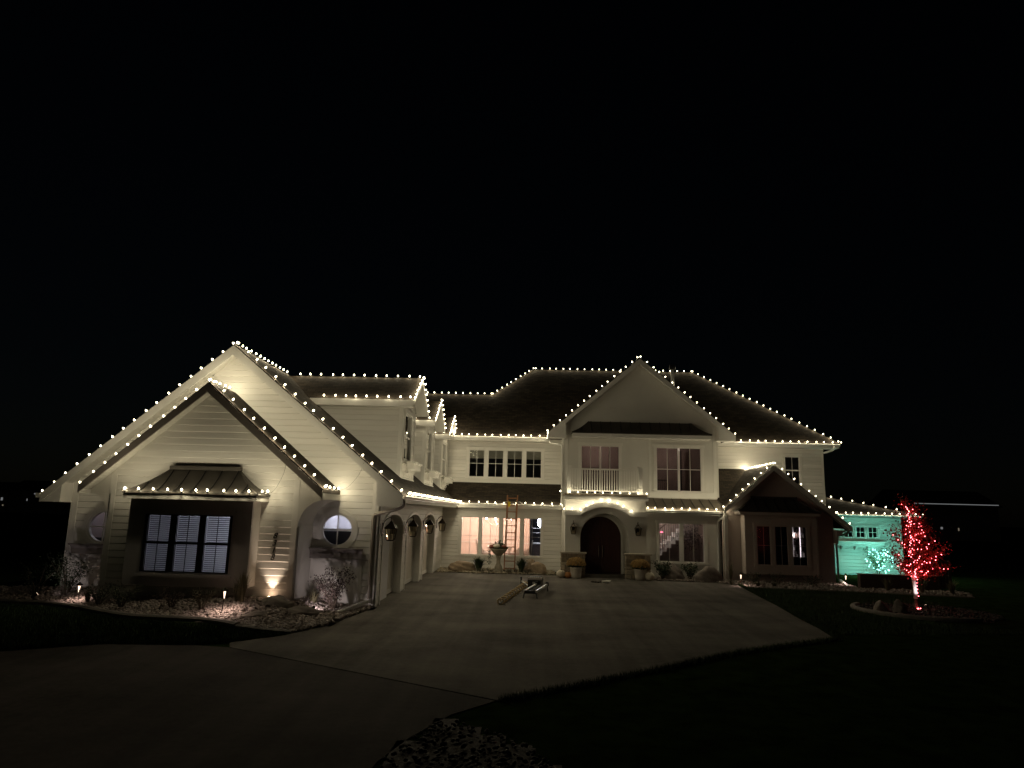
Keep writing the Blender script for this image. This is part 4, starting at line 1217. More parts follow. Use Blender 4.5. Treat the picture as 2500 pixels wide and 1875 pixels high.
# right upper wall
rup = [(8.07, 2.9), (13.72, 2.9), (13.72, 6.0), (8.07, 6.0)]
w = wall('upper_wall', house, FU, rup, [Rect(11.92, 12.62, 4.2, 5.50)], 'siding')
siding(w, FU, rup, [Rect(11.8, 12.74, 4.0, 5.62)], z0=2.95)
window(house, FU, 11.92, 12.62, 4.2, 5.50, nx=2, rail=True, casing=0.1, fw=0.03, mw=0.02)
m = MB(); m.box(11.5, 13.0, 35.0, 35.02, 3.6, 5.8); m.build('interior_wall', 'room_dark', house)
m = MB(); pbox(m, FU, 13.64, 13.74, 2.9, 5.9, 0.024, 0.04); m.build('corner_board', 'trim', house)
m = MB(); m.box(13.62, 13.72, 34.32, 43.0, 0, 6.0); m.build('side_wall', 'siding', house)

# far right low wing, washed in green
FW = Front(36.0)
fp = [(13.74, 0), (18.05, 0), (18.05, 2.75), (13.74, 2.75)]
fws = [(15.27, 15.72), (15.86, 16.31), (16.45, 16.90)]
w = wall('low_wing_wall', house, FW, fp, [Rect(a, b, 1.77, 2.30) for a, b in fws], 'siding')
siding(w, FW, fp, [Rect(15.17, 17.0, 1.67, 2.42)], z0=0.05)
for a, b in fws: window(house, FW, a, b, 1.77, 2.30, nx=2, nz=2, casing=0.055, sill=False, fw=0.03, mw=0.025, pane='pane')
m = MB(); m.box(14.9, 17.2, 36.5, 36.52, 1.5, 2.6); m.build('interior_wall', 'room_dark', house)
window_box(FW, 14.9, 17.05, 1.38, 1.60, 0.24, house, mat='trim')
for x in (15.05, 15.7, 16.3):
    m = MB(); m.prism([(x, 35.99, 1.36), (x, 35.8, 1.36), (x, 35.99, 1.18)], (0.06, 0, 0)); m.build('bracket', 'taupe', house)
m = MB(); m.box(17.96, 18.05, 36.12, 40, 0, 2.75); m.build('side_wall', 'siding', house)
m = MB(); pbox(m, FW, 17.95, 18.06, 0, 2.75, 0.024, 0.045); m.build('corner_board', 'trim', house)
roof_slab('low_wing_roof', house, [(13.74, 35.4, 2.90), (18.8, 35.4, 2.90), (14.5, 39.7, 4.06), (13.74, 39.7, 4.06)], 0.1)
roof_slab('low_wing_roof', house, [(18.8, 35.4, 2.90), (18.8, 44.0, 2.90), (14.5, 39.7, 4.06)], 0.1)
gutter_run((13.74, 35.44, 2.88), (18.8, 35.44, 2.88), (0, -1, 0), 0.11, 0.11)
m = MB(); m.box(13.74, 18.75, 35.45, 35.99, 2.72, 2.75); m.build('soffit', 'soffit', house)

# ---- downspouts
def downspout(pts, r=0.045, mat='gutter_white'):
    m = MB(); m.tube(smooth_path([tuple(p) for p in pts], 3), r, 6); return m.build('downspout', mat, house)
downspout([(-3.36, 18.72, 2.80), (-3.38, 18.74, 2.62), (-3.6, 18.86, 2.52), (-4.12, 19.06, 2.40), (-4.22, 19.07, 2.30), (-4.22, 19.07, 1.9), (-4.22, 19.07, 0.9), (-4.22, 19.07, 0.22)], mat='downspout_tan')
m = MB(); m.bar((-4.24, 19.02, 0.16), (-4.62, 17.6, 0.05), 0.10, 0.08); m.build('downspout_extension', 'gutter_white', house)
downspout([(0.72, 33.56, 6.0), (0.75, 33.5, 5.86), (0.95, 33.0, 5.74), (1.2, 32.2, 5.62), (1.26, 31.75, 5.5), (1.28, 31.7, 5.0), (1.28, 31.7, 3.6), (1.28, 31.9, 2.98)], 0.04)
downspout([(14.0, 33.55, 6.0), (14.02, 33.6, 5.86), (13.95, 33.8, 5.78), (13.74, 34.1, 5.70)], 0.045)
downspout([(8.02, 30.46, 2.74), (8.0, 30.46, 2.60), (7.88, 30.7, 2.45), (7.86, 30.9, 2.3), (7.86, 30.93, 1.4), (7.86, 30.93, 0.1)], 0.04)
downspout([(12.95, 30.1, 2.12), (12.9, 30.2, 2.02), (12.65, 30.4, 1.92), (12.6, 30.45, 1.7), (12.6, 30.45, 0.9), (12.6, 30.45, 0.2)], 0.045, 'taupe')
m = MB(); m.bar((12.6, 30.3, 0.16), (12.25, 28.75, 0.05), 0.10, 0.08); m.build('downspout_extension', 'gutter_white', house)

# ---- house number
for k, ch in enumerate('8318'):
    cu = bpy.data.curves.new('digit', 'FONT'); cu.body = ch; cu.size = 0.20; cu.extrude = 0.008; cu.shear = 0.3; cu.align_x = 'CENTER'; cu.align_y = 'CENTER'
    tmp = bpy.data.objects.new('digit_outline', cu); C.objects.link(tmp)
    bpy.context.view_layer.update()
    me = bpy.data.meshes.new_from_object(tmp.evaluated_get(bpy.context.evaluated_depsgraph_get()))
    bpy.data.objects.remove(tmp); me.materials.clear(); me.materials.append(M('black_iron'))
    o = bpy.data.objects.new('digit', me); C.objects.link(o); o.parent = house
    o.location = Vector((-6.405 - k * 0.008, 17.908, 1.80 - k * 0.175)) - WLOC[house.name]; o.rotation_euler = (math.pi / 2, 0, 0)

# ================================================================== LIGHT STRINGS
def off(p, d): return (p[0] + d[0], p[1] + d[1], p[2] + d[2])
nL = (-0.65, 0, 0.76); nR = (0.65, 0, 0.76)
y = 18.76
light_string([(BL[0] + .02, y, BL[1] + .01), (A_BIG[0] - .03, y, A_BIG[1] + .01)], 'string of warm bulbs up the outer rake of the tall front gable, dark sky behind', nL, count=18)
light_string([(A_BIG[0] + .04, y, A_BIG[1] + .01), (BR[0] - .1, y, BR[1] + .06)], 'string of warm bulbs down the tall front gable rake towards the garage doors', nR, count=18)
light_string([(A_BIG[0] + .02, 18.8, A_BIG[1] + .01), (A_BIG[0] + .02, 22.8, A_BIG[1] + .01)], 'string of warm bulbs along the ridge of the tall front gable', count=13)
y = 17.60
light_string([(SL[0] + .02, y, SL[1] + .01), (A_S[0] - .02, y, A_S[1] + .01)], 'string of warm bulbs on the outer rake of the small front gable', nL, count=12)
light_string([(A_S[0] + .06, y, A_S[1] - .03), (SR[0], y, SR[1] + .05)], 'string of warm bulbs on the inner rake of the small front gable', nR, count=12)
light_string([(A_S[0], 17.62, A_S[1] + .01), (A_S[0], 18.72, A_S[1] + .01)], 'short string of warm bulbs along the small front gable ridge', count=5)
light_string([(SR[0] + .03, 17.6, 2.98), (SR[0] + .03, 18.8, 2.98)], 'four warm bulbs on the short side eave of the small front gable', count=4)
light_string([(-9.95, 17.30, 2.81), (-9.94, 17.06, 2.81), (-6.60, 17.06, 2.81), (-6.54, 17.3, 2.82), (-6.52, 17.55, 2.83)], 'string of warm bulbs round the metal roof of the front bay window', (0, -.3, 1), count=13)
light_string([(-3.285, 18.75, 2.915), (-3.285, 32.0, 2.915)], 'string of warm bulbs along the gutter above the garage doors', (.55, 0, 1), spacing=0.36)
light_string([(-3.2, 31.985, 2.925), (-1.25, 31.985, 2.925)], 'string of warm bulbs on the dining room gutter between garage and ladder', (0, -.55, 1), spacing=0.36)
light_string([(-0.72, 31.985, 2.925), (1.25, 31.985, 2.925)], 'string of warm bulbs on the dining room gutter between ladder and portico', (0, -.55, 1), spacing=0.36)
light_string([(-3.8, 33.515, 6.10), (0.62, 33.515, 6.10)], 'string of warm bulbs on the gutter above the four upstairs windows', (0, -.55, 1), spacing=0.37)
light_string([(0.64, 33.2, 6.02), (0.64, 33.0, 6.34)], 'bunched warm bulbs at the end of the upstairs gutter beside the centre gable', (0, -1, 0.2), count=5)
for k, yc in enumerate((23.2, 28.05, 32.85)):
    nm = ('first dormer beside the tall gable', 'middle dormer', 'last dormer against the main house')[k]
    xr = -3.745
    light_string([(xr, yc - 1.5, 5.93), (xr, yc - .04, 6.86)], f'warm bulbs on the near rake of the {nm}', (0.5, -.4, .75), count=7, group='strings of warm bulbs on the dormers')
    light_string([(xr, yc + .08, 6.86), (xr, yc + 1.5, 5.93)], f'warm bulbs on the far rake of the {nm}', (0.5, .4, .75), count=7, group='strings of warm bulbs on the dormers')
light_string([(-7.9, 23.2, 6.88), (-3.85, 23.2, 6.87)], 'string of warm bulbs along the ridge of the first dormer', count=12, group='strings of warm bulbs on the dormers')
light_string([(-6.55, 21.64, 5.92), (-3.85, 21.64, 5.92)], 'string of warm bulbs on the near eave of the first dormer', (0, -.3, 1), count=9, group='strings of warm bulbs on the dormers')
light_string([(-4.5, 26.48, 5.92), (-3.95, 26.48, 5.92)], 'pair of warm bulbs on the short eave of the middle dormer', (0, -.3, 1), count=2, group='strings of warm bulbs on the dormers')
light_string([(-4.4, 31.28, 5.92), (-4.0, 31.28, 5.92)], 'pair of warm bulbs on the short eave of the last dormer', (0, -.3, 1), count=2, group='strings of warm bulbs on the dormers')
light_string([(-5.6, 36.4, 8.56), (-2.25, 36.4, 8.56)], 'string of warm bulbs along the lower roof ridge behind the dormers', spacing=0.37)
light_string([(-2.2, 36.4, 8.56), (-0.11, 38.5, 10.38)], 'string of warm bulbs climbing the hip up to the highest ridge', count=10)
light_string([(0.0, 38.5, 10.38), (8.55, 38.5, 10.38)], 'string of warm bulbs along the highest roof ridge', spacing=0.385)
light_string([(8.61, 38.5, 10.38), (14.28, 33.62, 6.15)], 'string of warm bulbs down the long hip at the far end of the main roof', spacing=0.40)
light_string([(8.55, 33.515, 6.10), (14.3, 33.515, 6.10)], 'string of warm bulbs on the gutter below the long hip', (0, -.55, 1), spacing=0.375)
y = 31.30
light_string([(CL[0], y, CL[1] + .02), (A_C[0] - .03, y, A_C[1] + .02)], 'string of warm bulbs up the rake of the centre gable on the dormer side', nL, spacing=0.345)
light_string([(A_C[0] + .03, y, A_C[1] + .02), (CR[0], y, CR[1] + .02)], 'string of warm bulbs down the rake of the centre gable on the long hip side', nR, spacing=0.345)
light_string([(1.15, 29.98, 3.42), (1.35, 29.94, 3.40), (4.72, 29.94, 3.40)], 'string of warm bulbs along the balcony edge above the front door', (0, -.55, 1), count=11, dim=True)
light_string([(u, 29.985, 2.695 + z) for u, z in EB if 1.4 < u < 4.7 or u in (1.33,)], 'arched string of warm bulbs over the front door', (0, -.35, 1), count=10, dim=True)
light_string([(4.80, 30.42, 2.84), (8.08, 30.42, 2.84)], 'string of warm bulbs on the gutter between front door and right gable', (0, -.55, 1), count=10)
y = 30.09
light_string([(RL[0] + .05, y, RL[1] + .05), (A_R[0] - .2, y, A_R[1] - .15)], 'string of warm bulbs on the rake of the low dark gable towards the front door', nL, count=8)
light_string([(A_R[0] + .05, y, A_R[1] + .02), (RR[0] - .1, y, RR[1] + .1)], 'string of warm bulbs on the rake of the low dark gable towards the red tree', nR, count=12)
light_string([(A_R[0], 30.05, A_R[1] + .02), (A_R[0], 34.0, A_R[1] + .02)], 'string of warm bulbs along the ridge of the low dark gable', spacing=0.36)
light_string([(14.0, 35.32, 2.91), (18.8, 35.32, 2.91)], 'string of warm bulbs on the gutter of the green lit wing', (0, -.55, 1), spacing=0.37)
light_string([(14.6, 39.6, 4.06), (18.4, 35.8, 3.03)], 'string of warm bulbs down the roof hip of the green lit wing', count=11)

for pts, lb_ in (([(-6.10, 17.44, 3.70), (-6.20, 17.6, 3.35), (-6.42, 17.75, 2.98), (-6.52, 17.72, 2.86)], 'thin lead hanging from the small gable to the bay roof bulbs'),
                 ([(-4.45, 18.60, 3.72), (-4.62, 18.8, 3.4), (-4.92, 19.0, 3.1), (-5.12, 19.02, 3.0)], 'thin lead hanging from the tall gable to the small gable eave')):
    m = MB(); m.tube(smooth_path(pts, 4), 0.0035, 4); tag(m.build('extension_wire', 'black_cord'), lb_, 'wire', 'leads joining the light strings')

# ================================================================== WALL LANTERNS
def lantern(at, out, label, scale=1.0):
    """coach lantern; at = wall point at the middle of the lantern height, out = outward direction"""
    o = Vector(out); sd = Vector((-o.y, o.x, 0)); c = Vector(at) + o * 0.24 * scale
    t = thing('wall_lantern', at, label, 'lantern', 'black wall lanterns')
    S = scale
    m = MB(); a = Vector(at)
    m.loft([[a + sd * s * .06 * S + Vector((0, 0, z)) * S + o * d for s, z in ((-1, -.12), (1, -.12), (1, .2), (-1, .2))] for d in (0.03, 0.055)]); m.build('back_plate', 'bronze_fixture', t)
    m = MB(); m.tube([a + o * 0.05 + Vector((0, 0, .12 * S))] + [a + o * (0.05 + .19 * S * (1 - math.cos(q)) / 2) + Vector((0, 0, (.12 + .20 * math.sin(q / 2 + .0) + .04 * math.sin(q)) * S)) for q in [math.pi * i / 8 for i in range(1, 9)]] + [c + Vector((0, 0, .22 * S))], 0.011 * S, 6); m.build('arm', 'bronze_fixture', t)
    def sq(w, z): return [c + o * w * S * a_ + sd * w * S * b_ + Vector((0, 0, z * S)) for a_, b_ in ((1, 1), (1, -1), (-1, -1), (-1, 1))]
    m = MB(); m.loft([sq(.135, .07), sq(.14, .085), sq(.05, .19), sq(.03, .23), sq(.012, .25)]); m.build('lantern_roof', 'bronze_fixture', t)
    m = MB(); m.loft([sq(.075, -.225), sq(.085, -.21), sq(.085, -.20)]); m.build('base', 'bronze_fixture', t)
    top, bot = sq(.125, .07), sq(.082, -.20)
    for i in range(4):
        m = MB(); m.tube([top[i], bot[i]], .009 * S, 4); m.build('frame_bar', 'bronze_fixture', t)
        j = (i + 1) % 4
        m = MB(); m.add([top[i].lerp(c, .04), top[j].lerp(c, .04), bot[j].lerp(c, .04), bot[i].lerp(c, .04)], [(0, 1, 2, 3)]); m.build('pane', 'lantern_pane', t)
        m = MB(); m.tube([top[i], top[j]], .008 * S, 4); m.build('frame_bar', 'bronze_fixture', t)
    for q in (-1, 0, 1):
        p = c + sd * q * .03 * S; m = MB(); m.tube([p + Vector((0, 0, -.2 * S)), p + Vector((0, 0, -.06 * S))], .011 * S, 6); m.build('candle', 'candle_white', t)
    return t
for yy, nm in ((19.48, 'beside the front corner of the garage wing'), (23.11, 'between the first and second garage doors'), (26.81, 'between the second and third garage doors'), (30.55, 'past the last garage door near the dining windows')):
    lantern((-4.08, yy, 1.94), (1, 0, 0), 'black coach lantern on the garage wall ' + nm, 1.12)
lantern((1.70, 30.19, 1.95), (0, -1, 0), 'dark lantern on the entry wall on the ladder side of the front door')
lantern((4.36, 30.19, 1.95), (0, -1, 0), 'dark lantern on the entry wall between front door and stair window')

# ================================================================== LANDSCAPE LIGHTS
def path_light(x, y, z, label, h=0.55, power=5.0, lean=0.0):
    t = thing('path_light', (x, y, z), label, 'path light', 'garden path lights')
    m = MB(); m.tube([(x, y, z - .05), (x + lean, y, z + h)], 0.011, 6); m.build('stake', 'bronze_fixture', t)
    c = (x + lean, y, z + h)
    m = MB(); m.lathe([(0.085, -.005), (0.08, 0.012), (0.03, 0.055), (0.012, 0.075)], 12, c); m.build('lamp_shade', 'bronze_fixture', t, smooth=True)
    m = MB(); m.lathe([(0.010, -.17), (0.014, -.12), (0.026, -.02)], 8, c); m.build('lamp_stem', 'path_glow', t)
    lamp('light', 'SPOT', (x + lean, y, z + h - 0.03), power, (1.0, 0.72, 0.60), t, 0.05, (x + lean, y, z - 1), 2.6, 0.7)
    return t
path_light(-6.95, 16.45, 0.07, 'mushroom path light in the gravel beside the bay window', power=30, lean=.03)
path_light(-11.22, 18.0, 0.05, 'path light among plants before the partly hidden round window', h=0.42, power=15, lean=-.03)
path_light(7.95, 28.05, 0.03, 'small path light at the far corner of the court', h=0.42, power=16)
path_light(12.45, 29.4, 0.03, 'small path light beside the downspout of the low dark gable', h=0.40, power=22)

def uplight(loc, target, energy, color, label, angle=1.3, mat='spot_glow', blend=0.9, r=0.03):
    t = thing('garden_spotlight', loc, label, 'spotlight')
    d = (Vector(target) - Vector(loc)).normalized(); a = Vector(loc)
    m = MB(); m.tube([a - Vector((0, 0, .12)), a], 0.012, 6); m.build('stake', 'bronze_fixture', t)
    m = MB(); m.tube([a - d * .05, a + d * .06, a + d * .085], [0.03, 0.04, 0.042], 10); m.build('housing', 'bronze_fixture', t)
    m = MB(); m.tube([a + d * .086, a + d * .09], 0.036, 10); m.build('lens', mat, t)
    lamp('light', 'SPOT', a + d * .10, energy, color, t, r, target, angle, blend)
    return t
uplight((-6.36, 17.79, 0.27), (-6.39, 17.93, 1.7), 44, (1.0, 0.76, 0.56), 'bright spotlight shining up the wall below the house number', 1.2, blend=0.8)
uplight((-5.20, 17.45, 0.14), (-4.85, 19.15, 1.0), 28, (1.0, 0.84, 0.82), 'low spotlight before the shrub under the lit round window', 2.2, 'path_glow')
uplight((-12.45, 18.1, 0.16), (-11.6, 19.15, 1.2), 8, (1.0, 0.84, 0.82), 'low spotlight behind the shrub at the outer end of the front bed', 1.9, 'path_glow')
uplight((7.62, 30.25, 0.35), (7.3, 30.0, 0.4), 3, (1.0, 0.85, 0.75), 'low spotlight on the pale boulder by the right gable', 1.8, 'path_glow')

# ================================================================== PLANTS AND ROCKS
def boulder(x, y, z, sx, sy, sz, mat, label, seed, rotz=0.0, lean=0.0):
    rnd = random.Random(seed); v, f = ico()
    # subdivide twice
    V = [q.copy() for q in v]; F = list(f)
    for _ in range(3):
        mid = {}; NF = []
        def m_(a, b):
            k = (min(a, b), max(a, b))
            if k not in mid: mid[k] = len(V); V.append(((V[a] + V[b]) / 2).normalized())
            return mid[k]
        for a, b, c in F:
            ab, bc, ca = m_(a, b), m_(b, c), m_(c, a); NF += [(a, ab, ca), (b, bc, ab), (c, ca, bc), (ab, bc, ca)]
        F = NF
    planes = [(Vector((rnd.uniform(-1, 1), rnd.uniform(-1, 1), rnd.uniform(-.4, 1))).normalized(), rnd.uniform(.62, .9)) for _ in range(9)]
    ph = [rnd.uniform(0, 6) for _ in range(6)]
    mb = MB(); pts = []
    for q in V:
        r = 1.0
        for n_, d in planes:
            k = q.dot(n_)
            if k > 0 and r * k > d: r = d / k * .75 + r * .25
        r *= 1 + .05 * math.sin(5 * q.x + ph[0]) * math.sin(4 * q.y + ph[1]) + .035 * math.sin(11 * q.z + ph[2] + 6 * q.x) + rnd.uniform(-.012, .012)
        px, py, pz = q.x * sx * r, q.y * sy * r, q.z * sz * r
        px += lean * pz
        ca, sa = math.cos(rotz), math.sin(rotz)
        pts.append((x + px * ca - py * sa, y + px * sa + py * ca, z + pz))
    mb.add(pts, F)
    return tag(mb.build('boulder', mat, smooth=True), label, 'boulder', 'landscape boulders')
boulder(-3.08, 31.3, 0.12, 0.70, 0.45, 0.36, 'boulder_tan', 'long rounded tan boulder beside the last garage door', 1, 0.1)
boulder(0.30, 31.2, 0.10, 0.45, 0.38, 0.42, 'boulder_tan', 'rounded tan boulder at the portico end of the dining bed', 2)
boulder(0.0, 31.8, 0.16, 0.36, 0.30, 0.46, 'boulder_tan', 'smaller tan boulder leaning behind the rounded one', 3)
boulder(7.15, 29.75, 0.10, 0.62, 0.40, 0.52, 'boulder_grey', 'pale pointed boulder by the court corner, lit on one face', 4, 0.2, 0.1)
boulder(5.85, 30.2, 0.16, 0.42, 0.32, 0.50, 'boulder_grey', 'dark rounded boulder between the shrubs under the stair window', 5)
boulder(-6.0, 17.25, 0.24, 0.55, 0.36, 0.24, 'boulder_grey', 'low sloping boulder beside the house number spotlight', 6, -.35)
boulder(-5.35, 16.9, 0.12, 0.45, 0.30, 0.15, 'boulder_grey', 'flat dark rock lying in the gravel beyond the sloping boulder', 7, .2)
boulder(-6.05, 16.3, 0.10, 0.40, 0.22, 0.12, 'boulder_grey', 'flat dark rock near the kerb end by the driveway', 8, .1)
boulder(10.0, 21.4, 0.05, 0.22, 0.18, 0.32, 'boulder_grey', 'small upright rock in the gravel ring of the tree', 9)
boulder(10.45, 21.2, 0.05, 0.22, 0.15, 0.36, 'boulder_grey', 'taller upright rock beside the tree trunk', 10)

def leaf(mb, p, d, l, w, rnd):
    d = d.normalized(); s = d.cross(Vector((rnd.uniform(-1, 1), rnd.uniform(-1, 1), rnd.uniform(-1, 1))))
    if s.length < 1e-3: s = d.orthogonal()
    s = s.normalized() * w / 2
    q = p + d * l
    mb.add([p, p + d * l * .5 + s, q, p + d * l * .5 - s], [(0, 1, 2, 3)])

def shrub(x, y, z, r, h, n, mat, label, seed, leafl=0.06, stems=9, spread=1.0, group='shrubs in the planting beds', stem_mat='twig', tall=0.5):
    rnd = random.Random(seed); t = thing('shrub', (x, y, z), label, 'shrub', group)
    sm = MB(); lm = MB()
    for k in range(stems):
        a = 6.283 * k / stems + rnd.uniform(-.4, .4); rr = r * rnd.uniform(.35, 1.0) * spread; hh = h * rnd.uniform(.65, 1.0)
        p0 = Vector((x + .04 * math.cos(a), y + .04 * math.sin(a), z - .03)); p3 = Vector((x + rr * math.cos(a), y + rr * math.sin(a), z + hh))
        p1 = p0 + Vector((rr * .2 * math.cos(a), rr * .2 * math.sin(a), hh * .45)); pts = [p0, p1, p0.lerp(p3, .72) + Vector((0, 0, hh * .06)), p3]
        sm.tube(pts, [.012, .010, .006, .003], 4)
        for i in range(n // stems):
            s = rnd.uniform(tall * .4, 1.05); s = min(s, 1.0)
            b = pts[1].lerp(pts[2], (s - .33) / .39) if s < .72 else pts[2].lerp(pts[3], (s - .72) / .28)
            if s < .33: b = pts[0].lerp(pts[1], s / .33)
            q = b + Vector((rnd.gauss(0, 1), rnd.gauss(0, 1), rnd.gauss(0, .8))) * r * .13
            leaf(lm, q, Vector((rnd.uniform(-1, 1), rnd.uniform(-1, 1), rnd.uniform(-.3, 1))), leafl * rnd.uniform(.6, 1.3), leafl * .5, rnd)
    sm.build('stem', stem_mat, t); lm.build('foliage', mat, t)
    return t
def tuft(x, y, z, r, h, n, mat, label, seed, group='grass tufts and yuccas in the beds', w=0.014, curl=0.5):
    rnd = random.Random(seed); t = thing('grass_plant', (x, y, z), label, 'plant', group); mb = MB()
    for k in range(n):
        a = rnd.uniform(0, 6.283); rr = r * rnd.uniform(.1, 1); hh = h * rnd.uniform(.55, 1); d = Vector((math.cos(a), math.sin(a), 0)); s = Vector((-d.y, d.x, 0)) * w
        p0 = Vector((x, y, z - .02)) + d * r * .12 * rnd.random(); p1 = p0 + d * rr * .35 + Vector((0, 0, hh * .6)); p2 = p0 + d * rr + Vector((0, 0, hh * (1 - curl * rnd.random() * rr / max(r, .01) * .6)))
        mb.add([p0 - s, p0 + s, p1 + s * .8, p1 - s * .8, p2], [(0, 1, 2, 3), (3, 2, 4)])
    mb.build('blades', mat, t); return t
# front bed
shrub(-4.92, 18.2, 0.05, 0.50, 0.98, 1300, 'leaf_purple', 'open twiggy shrub casting its shadow under the lit round window', 21, 0.06, 16, 1.0)
shrub(-11.95, 18.6, 0.15, 0.58, 1.0, 1500, 'leaf_dark', 'tall feathery shrub before the partly hidden round window', 22, 0.05, 13)
shrub(-12.75, 18.6, 0.1, 0.5, 0.8, 500, 'leaf_dark', 'darker shrub at the outer corner of the garage wing', 23, 0.05, 10)
shrub(-10.35, 17.4, 0.14, 0.42, 0.42, 520, 'leaf_dark', 'low dark shrub left of the bay window', 24, 0.045, 12)
shrub(-9.55, 16.95, 0.16, 0.45, 0.45, 560, 'leaf_dark', 'low dark shrub under the bay window near the outer pane', 25, 0.045, 12)
shrub(-8.3, 16.85, 0.2, 0.42, 0.36, 420, 'leaf_purple', 'low brown shrub under the middle of the bay window', 26, 0.045, 11)
shrub(-7.55, 16.75, 0.2, 0.38, 0.42, 420, 'leaf_grey', 'low grey green shrub beside the mushroom path light', 27, 0.045, 11)
tuft(-6.78, 17.1, 0.25, 0.24, 0.85, 120, 'leaf_straw', 'upright ornamental grass at the bay window corner', 28, curl=.25)
tuft(-6.95, 17.2, 0.25, 0.18, 0.6, 60, 'leaf_grey', 'shorter ornamental grass behind the upright one', 29, curl=.3)
tuft(-10.85, 17.75, 0.1, 0.2, 0.38, 50, 'leaf_straw', 'dry grass tuft beside the outer path light', 30, curl=.4)
tuft(-5.45, 18.35, 0.06, 0.28, 0.55, 50, 'leaf_straw', 'pale arching grass beside the twiggy shrub', 31, curl=.8)
# dining bed
tuft(-2.25, 31.2, 0.05, 0.46, 0.70, 260, 'leaf_dark', 'dark spiky yucca between long boulder and stone urn', 32, w=.022, curl=.35)
tuft(-0.42, 31.15, 0.05, 0.40, 0.68, 240, 'leaf_dark', 'dark spiky yucca between ladder and boulders', 33, w=.022, curl=.35)
for k, (x, y) in enumerate(((-2.15, 31.05), (-1.75, 31.0), (-0.95, 31.0), (-0.55, 31.1), (-0.2, 30.95))):
    shrub(x, y, 0.04, 0.26, 0.16, 160, 'leaf_grey', 'small low ground plant %s in the dining bed' % ('next to the long boulder', 'left of the urn foot', 'right of the urn foot', 'under the ladder side yucca', 'beside the rounded boulder')[k], 40 + k, 0.05, 8)
# beds under the stair window and right gable
shrub(5.35, 30.0, 0.05, 0.42, 0.72, 420, 'leaf_dark', 'dark leafy shrub beside the entry under the stair window', 50, 0.10, 10)
shrub(6.5, 30.15, 0.05, 0.36, 0.66, 380, 'leaf_dark', 'dark leafy shrub between the two boulders under the stair window', 51, 0.10, 10)
shrub(8.75, 28.9, 0.05, 0.35, 0.4, 300, 'leaf_dark', 'low dark shrub under the outer pane of the right bay', 52, 0.05, 9)
shrub(9.6, 28.9, 0.05, 0.4, 0.42, 300, 'leaf_dark', 'low dark shrub under the middle of the right bay', 53, 0.05, 9)
shrub(10.9, 28.8, 0.05, 0.42, 0.42, 300, 'leaf_dark', 'low dark shrub under the lit bookcase pane', 54, 0.05, 9)
for k, (x, y) in enumerate(((7.75, 28.6), (8.6, 28.1), (9.2, 28.05))):
    tuft(x, y, 0.03, 0.3, 0.22, 60, 'leaf_grey', ('pale low plant at the court corner by the boulder', 'pale low plant beyond the court corner path light', 'pale low plant in the gravel under the right bay')[k], 60 + k, w=.02, curl=.7)
tuft(8.1, 30.0, 0.03, 0.25, 1.0, 26, 'leaf_straw', 'thin tall stems against the corner of the low dark gable', 65, curl=.3)
for k, (x, y) in enumerate(((13.2, 27.6), (14.3, 27.3), (15.3, 27.2))):
    tuft(x, y, 0.03, 0.35, 0.6, 90, 'leaf_straw', ('dry grass clump before the dark patio wall', 'dry grass clump behind the tree trunk', 'dry grass clump at the far end of the patio wall')[k], 70 + k, curl=.4)

